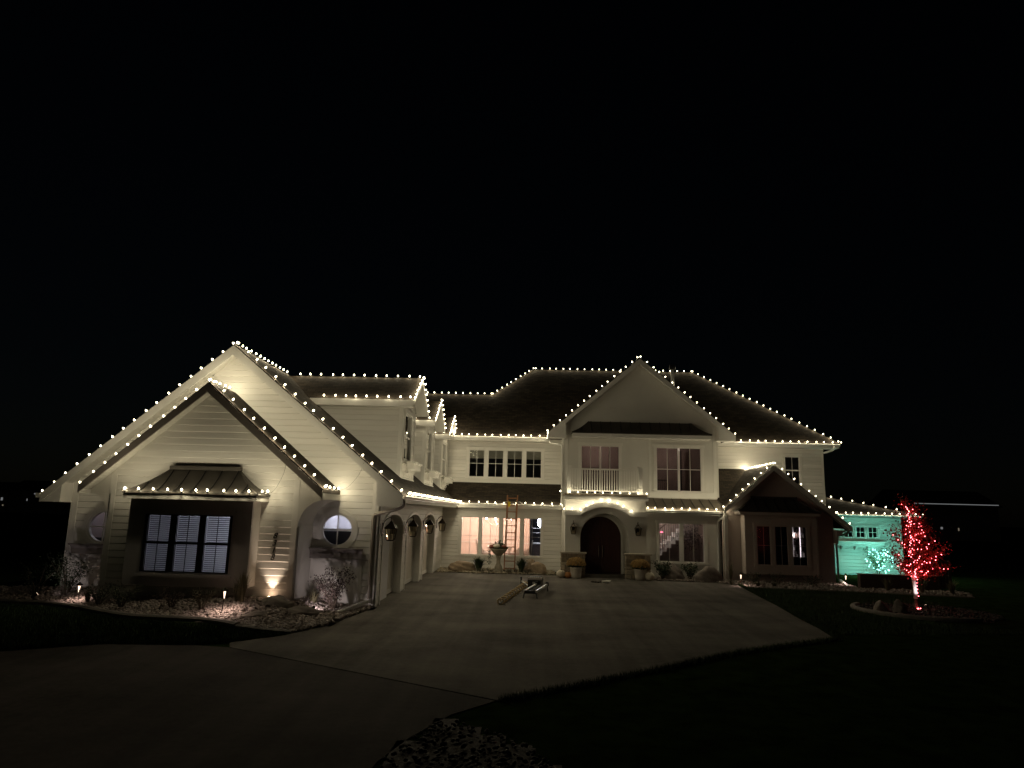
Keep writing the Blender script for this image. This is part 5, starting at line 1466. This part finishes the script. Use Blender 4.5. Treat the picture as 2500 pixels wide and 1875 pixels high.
# ================================================================== RED TREE
def red_tree(x, y):
    rnd = random.Random(99)
    t = thing('tree', (x, y, 0), 'small red leaved tree wrapped in red lights, standing in a gravel ring', 'tree')
    m = MB(); m.tube([(x + .02, y, -.02), (x + .01, y, .5), (x - .02, y, 1.1), (x - .03, y, 1.6), (x - .02, y, 2.3), (x - .05, y, 2.9), (x - .06, y, 3.15)], [.05, .042, .036, .03, .022, .012, .005], 8); m.build('trunk', 'bark', t, smooth=True)
    m = MB(); m.tube([(x + .02, y, .32), (x + .008, y, .7), (x - .018, y, 1.08)], [.054, .050, .046], 10); m.build('trunk_wrap', 'trunk_wrap', t, smooth=True)
    br = []
    tips = [(-.50, .1, 1.72), (1.0, .05, 1.84), (.98, -.1, 1.28), (-.48, .05, 1.42), (.45, .4, 1.5), (.58, .1, 2.38), (-.50, .1, 2.28), (.1, -.35, 1.9), (.75, .2, 1.62), (.6, -.25, 2.1), (.38, -.1, 2.75), (-.12, .1, 3.25), (.25, .1, 3.05), (-.25, -.2, 2.6), (.2, .25, 2.2), (.55, .1, 1.15), (-.35, -.1, 1.25), (.3, -.2, 2.55)]
    bm = MB()
    for dx, dy, dz in tips:
        z0 = max(1.0, dz - .55 - abs(dx) * .3); p0 = Vector((x - .02, y, z0)); p2 = Vector((x + dx, y + dy, dz)); p1 = p0.lerp(p2, .5) + Vector((0, 0, -.04))
        bm.tube([p0, p1, p2], [.017, .011, .004], 5); br.append((p0, p1, p2))
    bm.build('branch', 'bark', t)
    lm = MB()
    for (p0, p1, p2) in br:
        ln = (p2 - p0).length
        for k in range(int(230 * ln) + 30):
            s = rnd.uniform(.25, 1.06); b = p0.lerp(p1, s * 2) if s < .5 else p1.lerp(p2, (s - .5) * 2)
            q = b + Vector((rnd.gauss(0, .11), rnd.gauss(0, .11), rnd.gauss(0, .085)))
            leaf(lm, q, Vector((rnd.uniform(-1, 1), rnd.uniform(-1, 1), rnd.uniform(-1, .4))), rnd.uniform(.05, .1), .045, rnd)
    lm.build('crown', 'leaf_red', t)
    s = thing('light_string', (x, y, .1), 'string of small red bulbs wound through the red tree', 'string lights')
    wp = []
    pts = []
    for (p0, p1, p2) in br:
        n = max(4, int((p2 - p0).length / .10))
        for k in range(n):
            q = p0.lerp(p1, k / n * 2) if k / n < .5 else p1.lerp(p2, (k / n - .5) * 2)
            pts.append(q + Vector((rnd.gauss(0, .05), rnd.gauss(0, .05) - .03, rnd.gauss(0, .05))))
    for k in range(26): pts.append(Vector((x - .04 + .03 * math.cos(k * 1.9), y - .04 + .03 * math.sin(k * 1.9), 1.6 + k * .055)))
    for k in range(7): pts.append(Vector((x + .075, y - .03, .40 + k * .095)))
    for k in range(5): pts.append(Vector((x + rnd.uniform(-.05, .08), y - .1 + rnd.uniform(-.05, .05), .05)))
    for q in pts:
        place('bulb', BULB_RED, s, q, Vector((rnd.uniform(-1, 1), rnd.uniform(-1, 1), rnd.uniform(-1, 1))).to_track_quat('Z', 'Y'))
    m = MB(); m.tube([(x + .08, y - .03, .05), (x + .078, y - .03, 1.05)] + [(x - .02 + .05 * math.cos(k), y + .05 * math.sin(k), 1.05 + k * .11) for k in range(1, 19)], .004, 4); m.build('wire', 'black_cord', s)
red_tree(11.40, 22.2)
lamp_t = uplight((11.5, 21.75, 0.12), (11.38, 22.2, 0.75), 32.0, (1.0, 0.82, 0.82), 'small spotlight at the foot of the red tree', 0.7, 'path_glow')

# green lit bush
gb = shrub(16.45, 35.2, 0.05, 0.58, 1.35, 1500, 'leaf_dark', 'rounded bush covered in teal green lights before the far wing', 81, 0.07, 14, group=None)
s = thing('light_string', (16.45, 35.2, .1), 'net of teal green bulbs over the rounded bush', 'string lights')
rnd = random.Random(5)
for k in range(70):
    while True:
        u, v = rnd.uniform(-1, 1), rnd.uniform(-1, 1)
        if u * u + v * v < 1: break
    w_ = math.sqrt(1 - u * u - v * v)
    b = place('bulb', BULB_TEAL, s, (16.45 + .62 * u, 35.16 - .52 * w_, .74 + .58 * v), Vector((u, -w_, v * .5)).to_track_quat('Z', 'Y'))
    g_ = bpy.data.objects.new('bulb_light', TEAL_LIGHT); C.objects.link(g_); g_.parent = b; g_.location = (0, 0, 0.02)
m = MB(); m.tube([(16.45 + .58 * math.cos(k * .5), 35.2 + .46 * math.sin(k * .5), .25 + k * .02) for k in range(50)], .004, 4); m.build('wire', 'black_cord', s)

# patio wall and fence
pw = thing('patio_wall', (14, 28.6, 0), 'low dark patio wall with a thin pale cap behind the red tree', 'wall')
m = MB(); m.box(12.62, 15.55, 28.5, 28.75, 0, 0.54); m.build('wall_body', 'fence_dark', pw)
m = MB(); m.box(12.6, 15.6, 28.47, 28.78, 0.541, 0.57); m.build('cap', 'taupe', pw)
m = MB(); m.box(15.55, 15.62, 28.48, 31.0, 0, 0.55); m.build('wall_body', 'fence_dark', pw)
fn = thing('fence', (16.1, 29.4, 0), 'short dark board fence at the far end of the patio wall', 'fence')
for k in range(7):
    m = MB(); m.box(15.72 + k * .125, 15.83 + k * .125, 29.40, 29.43, 0.02, 1.10); m.build('board', 'fence_dark', fn)
m = MB(); m.box(15.70, 16.62, 29.435, 29.47, 0.9, 1.0); m.build('rail', 'fence_dark', fn)

# ================================================================== OBJECTS BY THE DINING WINDOWS AND DOOR
# urn
t = thing('garden_urn', (-1.42, 31.35, 0.05), 'stone pedestal urn filled with gourds and trailing leaves below the dining windows', 'urn')
m = MB(); m.lathe([(.20, 0), (.20, .05), (.15, .08), (.17, .16), (.15, .24), (.095, .32), (.085, .50), (.10, .60), (.14, .66)], 14, (-1.42, 31.35, .04)); m.build('pedestal', 'cast_stone', t, smooth=True)
m = MB(); m.lathe([(.12, .66), (.20, .74), (.30, .84), (.36, .92), (.37, .97), (.33, .97), (.2, .93)], 18, (-1.42, 31.35, .04)); m.build('bowl', 'cast_stone', t, smooth=True)
rnd = random.Random(12); lm = MB()
for k in range(620):
    a = rnd.uniform(0, 6.28); r_ = .38 * math.sqrt(rnd.random()); leaf(lm, Vector((-1.42 + r_ * math.cos(a), 31.35 + r_ * math.sin(a), 1.0 + .38 * (1 - r_ / .38) * rnd.random())), Vector((rnd.uniform(-1, 1), rnd.uniform(-1, 1), rnd.uniform(-.2, 1))), .09, .05, rnd)
for k in range(70):
    z = rnd.uniform(.35, 1.0); leaf(lm, Vector((-1.80 + .06 * rnd.gauss(0, 1), 31.2 + .05 * rnd.gauss(0, 1), z)), Vector((rnd.uniform(-1, 1), rnd.uniform(-1, .2), -1)), .07, .04, rnd)
lm.build('foliage', 'leaf_dark', t)
def pumpkin(x, y, z, r, h, mat, label, seed):
    t = thing('pumpkin', (x, y, z), label, 'pumpkin', 'pumpkins and gourds'); m = MB(); n = 24; rings = []
    for i in range(9):
        a = -math.pi / 2 + math.pi * i / 8; rr = r * max(.08, math.cos(a)) ; zz = h / 2 + h / 2 * math.sin(a) - (h * .10 if i == 8 else 0)
        rings.append([(x + rr * (1 + .07 * math.cos(8 * q)) * math.cos(q), y + rr * (1 + .07 * math.cos(8 * q)) * math.sin(q), z + zz) for q in [2 * math.pi * k / n for k in range(n)]])
    m.loft(rings); m.build('shell', mat, t, smooth=True)
    m = MB(); m.tube([(x, y, z + h * .88), (x + .01, y, z + h * 1.05), (x + .04, y, z + h * 1.12)], [.025, .018, .016], 6); m.build('stalk', 'stalk', t)
pumpkin(-1.50, 31.12, 1.0, .15, .20, 'pumpkin_white', 'pale gourd in the middle of the stone urn', 1)
pumpkin(-1.20, 31.18, .99, .14, .18, 'gourd_red', 'dark red gourd in the urn on the ladder side', 2)
pumpkin(-1.70, 31.2, .99, .13, .18, 'gourd_red', 'dark red gourd in the urn on the garage side', 3)
pumpkin(1.20, 29.62, 0.0, .19, .32, 'pumpkin_white', 'large white pumpkin at the portico corner by the dining bed', 4)
pumpkin(1.48, 29.60, 0.0, .16, .24, 'pumpkin_orange', 'small orange pumpkin between white pumpkin and mum pot', 5)
pumpkin(4.72, 29.35, 0.0, .19, .34, 'pumpkin_white', 'lone white pumpkin right of the second mum pot', 6)
def mum_pot(x, y, label):
    t = thing('flower_pot', (x, y, 0), label, 'flower pot', 'mum pots by the front door'); rnd = random.Random(int(x * 10))
    m = MB(); m.lathe([(.19, 0), (.215, .15), (.235, .40), (.25, .41), (.25, .44), (.22, .44), (.2, .40)], 18, (x, y, 0)); m.build('pot', 'ceramic_white', t, smooth=True)
    fm = MB(); lm = MB()
    for k in range(950):
        a = rnd.uniform(0, 6.283); ph = math.asin(rnd.uniform(-.15, 1)); c = Vector((math.cos(a) * math.cos(ph), math.sin(a) * math.cos(ph), math.sin(ph)))
        q = Vector((x, y, .56)) + Vector((c.x * .38, c.y * .36, c.z * .27)) * rnd.uniform(.86, 1.05); u = c.orthogonal().normalized(); v = c.cross(u); r_ = rnd.uniform(.018, .032)
        fm.add([q + (u * math.cos(i * 1.0472) + v * math.sin(i * 1.0472)) * r_ * (1 if i % 2 else .8) + c * (.0 if i % 2 else .008) for i in range(6)] + [q + c * .012], [(i, (i + 1) % 6, 6) for i in range(6)])
    for k in range(320):
        a = rnd.uniform(0, 6.283); leaf(lm, Vector((x + .30 * math.cos(a) * rnd.random(), y + .30 * math.sin(a) * rnd.random(), .46 + .1 * rnd.random())), Vector((math.cos(a), math.sin(a), rnd.uniform(-.6, .4))), .09, .045, rnd)
    fm.build('flowers', 'mum', t); lm.build('foliage', 'leaf_dark', t)
mum_pot(1.80, 29.58, 'white pot of orange mums before the pedestal with two pumpkins')
mum_pot(4.36, 29.45, 'white pot of orange mums before the pedestal with one pumpkin')

# extension ladder
t = thing('extension_ladder', (-0.93, 31.5, 0.05), 'orange extension ladder leaning on the dining room gutter', 'ladder')
lb = Vector((-0.95, 31.42, 0.05)); lt = Vector((-0.90, 31.90, 3.30)); ax = Vector((1, 0, 0))
for s_ in (-1, 1):
    m = MB(); m.bar(lb + ax * s_ * .225, lt + ax * s_ * .225, .05, .08); m.build('rail', 'ladder_orange', t)
    m = MB(); m.bar(lb + ax * s_ * .225 - Vector((0, 0, .04)), lb + ax * s_ * .225 + Vector((0, 0, .06)), .07, .09); m.build('foot', 'plastic_black', t)
    m = MB(); m.bar(lb.lerp(lt, .25) + ax * s_ * .18 + Vector((0, .06, 0)), lt.lerp(lb, .06) + ax * s_ * .18 + Vector((0, .06, 0)), .03, .05); m.build('fly_rail', 'ladder_orange', t)
for k in range(11):
    p = lb.lerp(lt, .04 + k * .092); m = MB(); m.tube([p - ax * .2, p + ax * .2], .022, 6); m.build('rung', 'ladder_orange', t)
p = lt.lerp(lb, .1)
m = MB(); m.tube([p - ax * .42 + Vector((0, .08, -.02)), p - ax * .34 + Vector((0, -.06, .03)), p + ax * .34 + Vector((0, -.06, .03)), p + ax * .42 + Vector((0, .08, -.02))], .02, 6); m.build('stabilizer_bar', 'alu', t)
m = MB(); m.box(p.x - .19, p.x - .08, p.y - .11, p.y - .08, p.z - .18, p.z + .04); m.build('warning_sticker', 'ladder_yellow', t)

# folded ladder lying on the drive with a tool box, cord coils and scraps
t = thing('folding_ladder', (0.15, 23.3, 0), 'folded aluminium ladder lying flat on short black legs on the driveway', 'ladder')
f0, f1 = Vector((-0.19, 22.2, .20)), Vector((0.185, 24.4, .21)); w_ = Vector((.175, -.03, 0))
for s_ in (-1, 1):
    m = MB(); m.bar(f0 + w_ * s_ + Vector((.17, 0, 0)), f1 + w_ * s_ + Vector((.17, 0, 0)), .05, .06); m.build('rail', 'alu', t)
    m = MB(); m.tube([f0 + w_ * s_ + Vector((.17, .05, -.03)), Vector((f0.x + .17 + s_ * .21, f0.y - .02, .0))], .022, 6); m.build('leg', 'plastic_black', t)
    m = MB(); m.tube([f1 + w_ * s_ + Vector((.17, -.1, -.03)), Vector((f1.x + .17 + s_ * .2, f1.y - .1, .0))], .022, 6); m.build('leg', 'plastic_black', t)
    m = MB(); m.lathe([(.0, -.05), (.07, -.05), (.075, 0), (.07, .05), (.0, .05)], 10, (0, 0, 0)); hb = m.build('hinge', 'plastic_black', t); hb.location = f1 + w_ * s_ + Vector((.17, .05, .02)) - WLOC[t.name]; hb.rotation_euler = (0, math.pi / 2, 0)
for k in range(8):
    p = f0.lerp(f1, .05 + k * .12) + Vector((.17, 0, -.01)); m = MB(); m.bar(p - w_ * .95, p + w_ * .95, .05, .035); m.build('rung', 'plastic_black', t)
m = MB(); m.bar(f0 + Vector((.0, .02, -.02)), f0 + Vector((.36, .0, -.02)), .05, .09); m.build('end_cap', 'plastic_black', t)
m = MB(); m.tube([(-.12, 24.9, .12), (-.34, 25.3, .22)], .022, 6); m.build('stabilizer_arm', 'alu', t)
m = MB(); m.tube([(-.345, 25.3, .10), (-.345, 25.3, .36)], .03, 6); m.build('stabilizer_foot', 'plastic_black', t)
t = thing('tool_box', (0.3, 25.0, 0), 'dark grey tool box standing behind the folded ladder on the driveway', 'tool box')
m = MB(); m.loft([[(-.10 - e, 24.62 - e, z), (.30 + e, 24.56 - e, z), (.40 + e, 25.15 + e, z), (0.0 - e, 25.22 + e, z)] for z, e in ((.0, 0), (.33, .02))]); m.build('body', 'plastic_black', t)
m = MB(); m.loft([[(-.10 - e, 24.62 - e, z), (.30 + e, 24.56 - e, z), (.40 + e, 25.15 + e, z), (0.0 - e, 25.22 + e, z)] for z, e in ((.332, .03), (.38, .03), (.41, .0))]); lid = m.build('lid', 'taupe', t)
for k in range(6):
    m = MB(); m.bar((-.05 + k * .066, 24.66, .416), (.04 + k * .066, 25.1, .416), .025, .012); m.build('rib', 'plastic_black', lid)
m = MB(); m.box(.04, .16, 24.55, 24.58, .2, .27); m.build('latch', 'alu', t)

t = thing('cord_bundle', (-0.5, 22.8, 0), 'row of gold coils of unlit light cord laid across the driveway', 'cord')
c0, c1 = Vector((-0.83, 20.5, .0)), Vector((-0.20, 25.6, .0)); rnd = random.Random(3)
m = MB(); m.tube([c0 + Vector((-.03, -.12, .03)), c0 + Vector((0, 0, .05)), c1 + Vector((0, 0, .05))], .018, 6); m.build('cord', 'black_cord', t)
for k in range(12):
    p = c0.lerp(c1, k / 11); m = MB(); R_ = .08
    d = (c1 - c0).normalized(); sd = Vector((d.y, -d.x, 0))
    m.tube([p + Vector((0, 0, R_ + .005)) + (sd * math.cos(a) * R_ * 1.25 + Vector((0, 0, 1)) * math.sin(a) * R_) + d * (.06 * i / 20 - .03) for i, a in [(i, i * 1.0) for i in range(21)]], .02, 5); m.build('coil', 'cord_gold', t)
    m = MB(); m.tube([p + sd * .07 + Vector((0, 0, .02)), p + sd * .14 + Vector((0, 0, .02))], [.02, .008], 6); m.build('unlit_bulb', 'ceramic_white', t)
t = thing('crumpled_bag', (2.72, 27.9, 0), 'crumpled pale bag and dark scraps lying on the driveway before the door', 'bag')
rnd = random.Random(8); v, f = ico()
m = MB(); m.add([(2.85 + q.x * .22 * rnd.uniform(.6, 1.2), 27.9 + q.y * .2 * rnd.uniform(.6, 1.2), .06 + q.z * .07 * rnd.uniform(.5, 1.3)) for q in v], f); m.build('bag', 'paper', t)
for k in range(5):
    m = MB(); x, y = 2.35 + k * .1, 27.95 + rnd.uniform(-.15, .15); m.add([(x + q.x * .1 * rnd.uniform(.5, 1.3), y + q.y * .1, .03 + q.z * .035) for q in v], f); m.build('scrap', 'soil', t)

# ================================================================== INTERIORS
# dining room
room(-4.0, -0.12, 32.83, 36.4, 0.2, 2.78, 'room_pink', 'room_floor', 'room_white', back=True)
m = MB(); m.box(-3.99, -0.13, 36.37, 36.395, 1.02, 1.07); m.box(-3.99, -.13, 36.375, 36.396, 1.2, 1.22)
for k in range(6): x = -3.7 + k * .62; m.box(x, x + .02, 36.37, 36.395, .3, 1.0); m.box(x, x + .02, 36.375, 36.395, 1.25, 2.6)
m.build('wall_moulding', 'room_trim', house)
room(-0.05, 1.25, 32.83, 39.0, 0.2, 2.78, 'room_dark', 'room_floor', 'room_white')
t = thing('kitchen_island', (0.6, 36.5, .2), 'white kitchen island seen through the last dining window', 'kitchen island')
m = MB(); m.box(0.0, 1.22, 36.2, 36.9, 1.04, 1.1); m.build('counter_top', 'white_paint', t)
m = MB(); m.box(0.08, 1.18, 36.3, 36.85, .2, 1.039); m.build('cabinet', 'dark_wood', t)
m = MB(); m.box(-.02, 1.24, 38.9, 38.98, 1.5, 1.53); m.box(-.02, 1.24, 38.9, 38.98, 1.75, 1.77); m.build('shelf_line', 'steel', house)
t = thing('bar_stool', (.75, 35.5, .2), 'white bar stool before the kitchen island', 'stool')
m = MB(); m.box(.48, 1.0, 35.3, 35.7, .72, .78); m.build('seat', 'white_paint', t)
m = MB(); m.box(.92, .98, 35.3, 35.7, .79, 1.0); m.build('backrest', 'white_paint', t)
for a, b in ((.52, 35.34), (.96, 35.34), (.52, 35.66), (.96, 35.66)):
    m = MB(); m.box(a - .02, a + .02, b - .02, b + .02, .2, .719); m.build('leg', 'dark_wood', t)
t = thing('pendant_lamp', (.42, 35.2, 2.0), 'glowing crystal pendant lamp in the kitchen window', 'lamp')
m = MB(); m.lathe([(.02, .26), (.12, .22), (.17, .05), (.15, -.10), (.06, -.2)], 10, (.42, 35.2, 2.08)); m.build('lamp_shade', 'lamp_cool', t)
m = MB(); m.tube([(.42, 35.2, 2.3), (.42, 35.2, 2.78)], .008, 5); m.build('cord', 'black_cord', t)
lamp('light', 'POINT', (.42, 35.0, 1.8), 26, (.92, .92, 1.0), t, .1)
t = thing('chandelier', (-1.6, 34.0, 2.1), 'candle chandelier with bright bulbs in the dining room', 'chandelier')
m = MB(); m.tube([(-1.6, 34.0, 2.78), (-1.6, 34.0, 2.0)], .012, 6); m.build('stem', 'brass_pale', t)
for k in range(7):
    a = 6.283 * k / 7; e = Vector((-1.6 + .62 * math.cos(a), 34.0 + .3 * math.sin(a), 2.12))
    m = MB(); m.tube([(-1.6, 34.0, 2.02), ((-1.6 + e.x) / 2, (34.0 + e.y) / 2, 1.95), e], .010, 5); m.build('arm', 'brass_pale', t)
    m = MB(); m.tube([e, e + Vector((0, 0, .08))], .012, 6); m.build('candle', 'candle_white', t)
    m = MB(); m.lathe([(.008, .08), (.022, .11), (.014, .15), (.003, .18)], 8, tuple(e)); m.build('bulb', 'lamp_white', t)
lamp('light', 'POINT', (-1.6, 34.3, 2.3), 150, (1.0, .80, .68), t, .25)
lamp('light', 'POINT', (-3.0, 34.6, 2.3), 80, (1.0, .80, .68), t, .25)
for k, (x, d) in enumerate(((-2.25, 1), (-.75, -1), (-.30, -1))):
    t = thing('dining_chair', (x, 33.7, .2), ('cream winged dining chair left of the urn', 'cream winged dining chair behind the ladder', 'cream winged dining chair beside the kitchen opening')[k], 'chair', 'dining chairs')
    m = MB(); m.box(x - .24, x + .24, 33.45, 33.95, .62, .72); m.build('seat', 'chair_cream', t)
    m = MB(); m.loft([[(x - d * .26, 33.42, .62), (x - d * .18, 33.42, .62), (x - d * .18, 33.98, .62), (x - d * .26, 33.98, .62)], [(x - d * .33, 33.45, 1.1), (x - d * .25, 33.45, 1.1), (x - d * .25, 33.95, 1.1), (x - d * .33, 33.95, 1.1)], [(x - d * .36, 33.52, 1.28), (x - d * .30, 33.52, 1.28), (x - d * .30, 33.88, 1.28), (x - d * .36, 33.88, 1.28)]]); m.build('backrest', 'chair_cream', t)
    m = MB(); m.prism([(x - d * .26, 33.40, .72), (x - d * .33, 33.40, 1.15), (x - d * .12, 33.40, .92), (x + d * .2, 33.40, .74)], (0, .04, 0)); m.build('arm', 'chair_cream', t)
    for a, b in ((x - .2, 33.5), (x + .2, 33.5), (x - .2, 33.9), (x + .2, 33.9)):
        m = MB(); m.box(a - .02, a + .02, b - .02, b + .02, .2, .619); m.build('leg', 'dark_wood', t)
t = thing('dining_table', (-1.5, 34.3, .2), 'cream dining table between the winged chairs', 'table')
m = MB(); m.box(-2.1, -.95, 34.0, 34.9, .9, .96); m.build('table_top', 'chair_cream', t)
for a, b in ((-2.0, 34.1), (-1.05, 34.1), (-2.0, 34.8), (-1.05, 34.8)):
    m = MB(); m.box(a - .04, a + .04, b - .04, b + .04, .2, .899); m.build('leg', 'chair_cream', t)
# stair hall
room(5.0, 7.7, 31.13, 33.8, 0.15, 2.8, 'room_taupe', 'room_dark', 'room_taupe')
t = thing('staircase', (5.5, 33.0, .15), 'white staircase with dark rail inside the stair window', 'staircase')
for k in range(8):
    x0 = 5.2 + k * .2; m = MB(); m.box(x0, x0 + .2, 32.6, 33.6, .15 + 0.35 + k * .17, .15 + .5 + (k + 1) * .17); m.build('step', 'white_paint', t)
for k in range(16):
    x0 = 5.2 + k * .1; zb = .62 + 0.17 * (x0 - 5.2) / .2
    m = MB(); m.box(x0, x0 + .018, 32.55, 32.57, zb, zb + .95); m.build('baluster', 'black_iron', t)
m = MB(); m.bar((5.1, 32.56, 1.50), (6.9, 32.56, 3.0), .06, .06); m.build('handrail', 'dark_wood', t)
t2 = thing('hanging_bow', (5.75, 32.4, 1.78), 'small glowing pink bow on the stair rail', 'ornament')
m = MB(); m.lathe([(.0, -.03), (.07, -.01), (.06, .02), (.0, .05)], 8, (5.75, 32.4, 1.85)); m.build('bow', 'reindeer_pink', t2)
ceiling_lamp((5.6, 32.2, 2.72), 40, (1.0, .86, .78), 'lamp_white', 'ceiling lamp above the white staircase')
t = thing('reflection_tree', (6.9, 32.0, .15), 'made-up indoor tree standing in for branches reflected in the stair window', 'plant')  # added behind the pane to imitate a dark reflection of branches
m = MB(); m.tube([(6.9, 32.0, .15), (6.88, 32.0, 1.2), (6.92, 32, 1.9)], .025, 6); m.build('trunk', 'bark', t)
rnd = random.Random(17); lm = MB()
for k in range(420): leaf(lm, Vector((6.9 + rnd.gauss(0, .22), 32.0 + rnd.gauss(0, .16), 1.75 + rnd.gauss(0, .3))), Vector((rnd.uniform(-1, 1), rnd.uniform(-1, 1), rnd.uniform(-1, .6))), .1, .05, rnd)
lm.build('crown', 'leaf_purple', t)
# study in the right gable
room(8.3, 12.2, 30.63, 33.4, .3, 2.8, 'room_dark', 'room_dark', 'room_dark')
t = thing('bookcase', (11.7, 32.2, .3), 'lit white bookcase glowing in the last pane of the right bay', 'bookcase')
m = MB(); m.box(11.38, 12.06, 32.55, 32.58, .9, 2.3); m.build('back_panel', 'white_paint', t)
for x in (11.38, 11.70, 12.02):
    m = MB(); m.box(x, x + .035, 32.2, 32.549, .9, 2.3); m.build('upright', 'dark_wood', t)
    if x < 12: m = MB(); m.box(x + .037, x + .062, 32.19, 32.21, .95, 2.27); m.build('light_strip', 'led_strip', t)
for k in range(6):
    m = MB(); m.box(11.415, 12.02, 32.22, 32.545, .92 + k * .27, .945 + k * .27); m.build('shelf', 'dark_wood', t)
rnd = random.Random(4)
for k in range(5):
    for q in range(4):
        x = 11.47 + q * .135 + rnd.uniform(0, .03); hh = rnd.uniform(.1, .2)
        m = MB(); m.box(x, x + rnd.uniform(.04, .09), 32.3, 32.45, .946 + k * .27, .946 + k * .27 + hh); m.build('ornament', ('room_taupe', 'white_paint', 'dark_wood')[rnd.randrange(3)], t)
lamp('light', 'POINT', (11.55, 32.25, 1.9), 11, (1.0, .85, .88), t, .05)

# ================================================================== FAR BACKGROUND
def far_house(x, y, w, d, h, label, lights=(), strip=None):
    t = thing('distant_house', (x, y, 0), label, 'house', 'distant houses at night')
    m = MB(); m.box(x - w / 2, x + w / 2, y, y + d, 0, h); m.build('wall', 'far_wall', t)
    m = MB(); m.prism([(x - w / 2 - .5, y - .5, h), (x + w / 2 + .5, y - .5, h), (x + w / 2 + .5, y + d / 2, h + d * .22), (x - w / 2 - .5, y + d / 2, h + d * .22)], (0, 0, -.15)); m.build('roof', 'far_roof', t)
    m = MB(); m.prism([(x - w / 2 - .5, y + d / 2, h + d * .22), (x + w / 2 + .5, y + d / 2, h + d * .22), (x + w / 2 + .5, y + d + .5, h), (x - w / 2 - .5, y + d + .5, h)], (0, 0, -.15)); m.build('roof', 'far_roof', t)
    for lx, lz, lw, lh, mt in lights:
        m = MB(); m.box(lx - lw / 2, lx + lw / 2, y - .06, y - .02, lz - lh / 2, lz + lh / 2); m.build('lit_window', mt, t)
    if strip:
        m = MB(); m.box(strip[0], strip[1], y - .62, y - .56, strip[2] - strip[3], strip[2] + strip[3]); m.build('eave_light', 'far_light', t)
    return t
far_house(68.5, 120, 15, 12, 5.6, 'neighbouring house far right with a pale strip of light along its eave', [(66.7, 1.95, .32, .34, 'far_light'), (69.4, 1.8, .16, .45, 'far_warm')], (62.3, 75.8, 5.82, .06))
far_house(-105.5, 150, 12, 9, 5.0, 'distant dark house with a bright twin lamp at the horizon left', [(-105.9, 4.05, .45, .25, 'far_light'), (-105.1, 4.0, .3, .25, 'far_light'), (-107.5, 2.75, .2, .45, 'far_light')])
far_house(-117, 150, 10, 9, 4.5, 'distant dark house at the edge of the view with a lit window', [(-113.0, 2.8, .4, .6, 'far_light'), (-112.6, 1.5, .25, .25, 'far_warm')])
far_house(-95, 165, 12, 9, 4.5, 'distant dark house behind the outer gable corner with faint lamps', [(-98.5, 2.3, .6, .2, 'far_warm'), (-97.6, 2.2, .3, .15, 'far_warm'), (-93.5, 1.2, .3, .2, 'far_warm')])
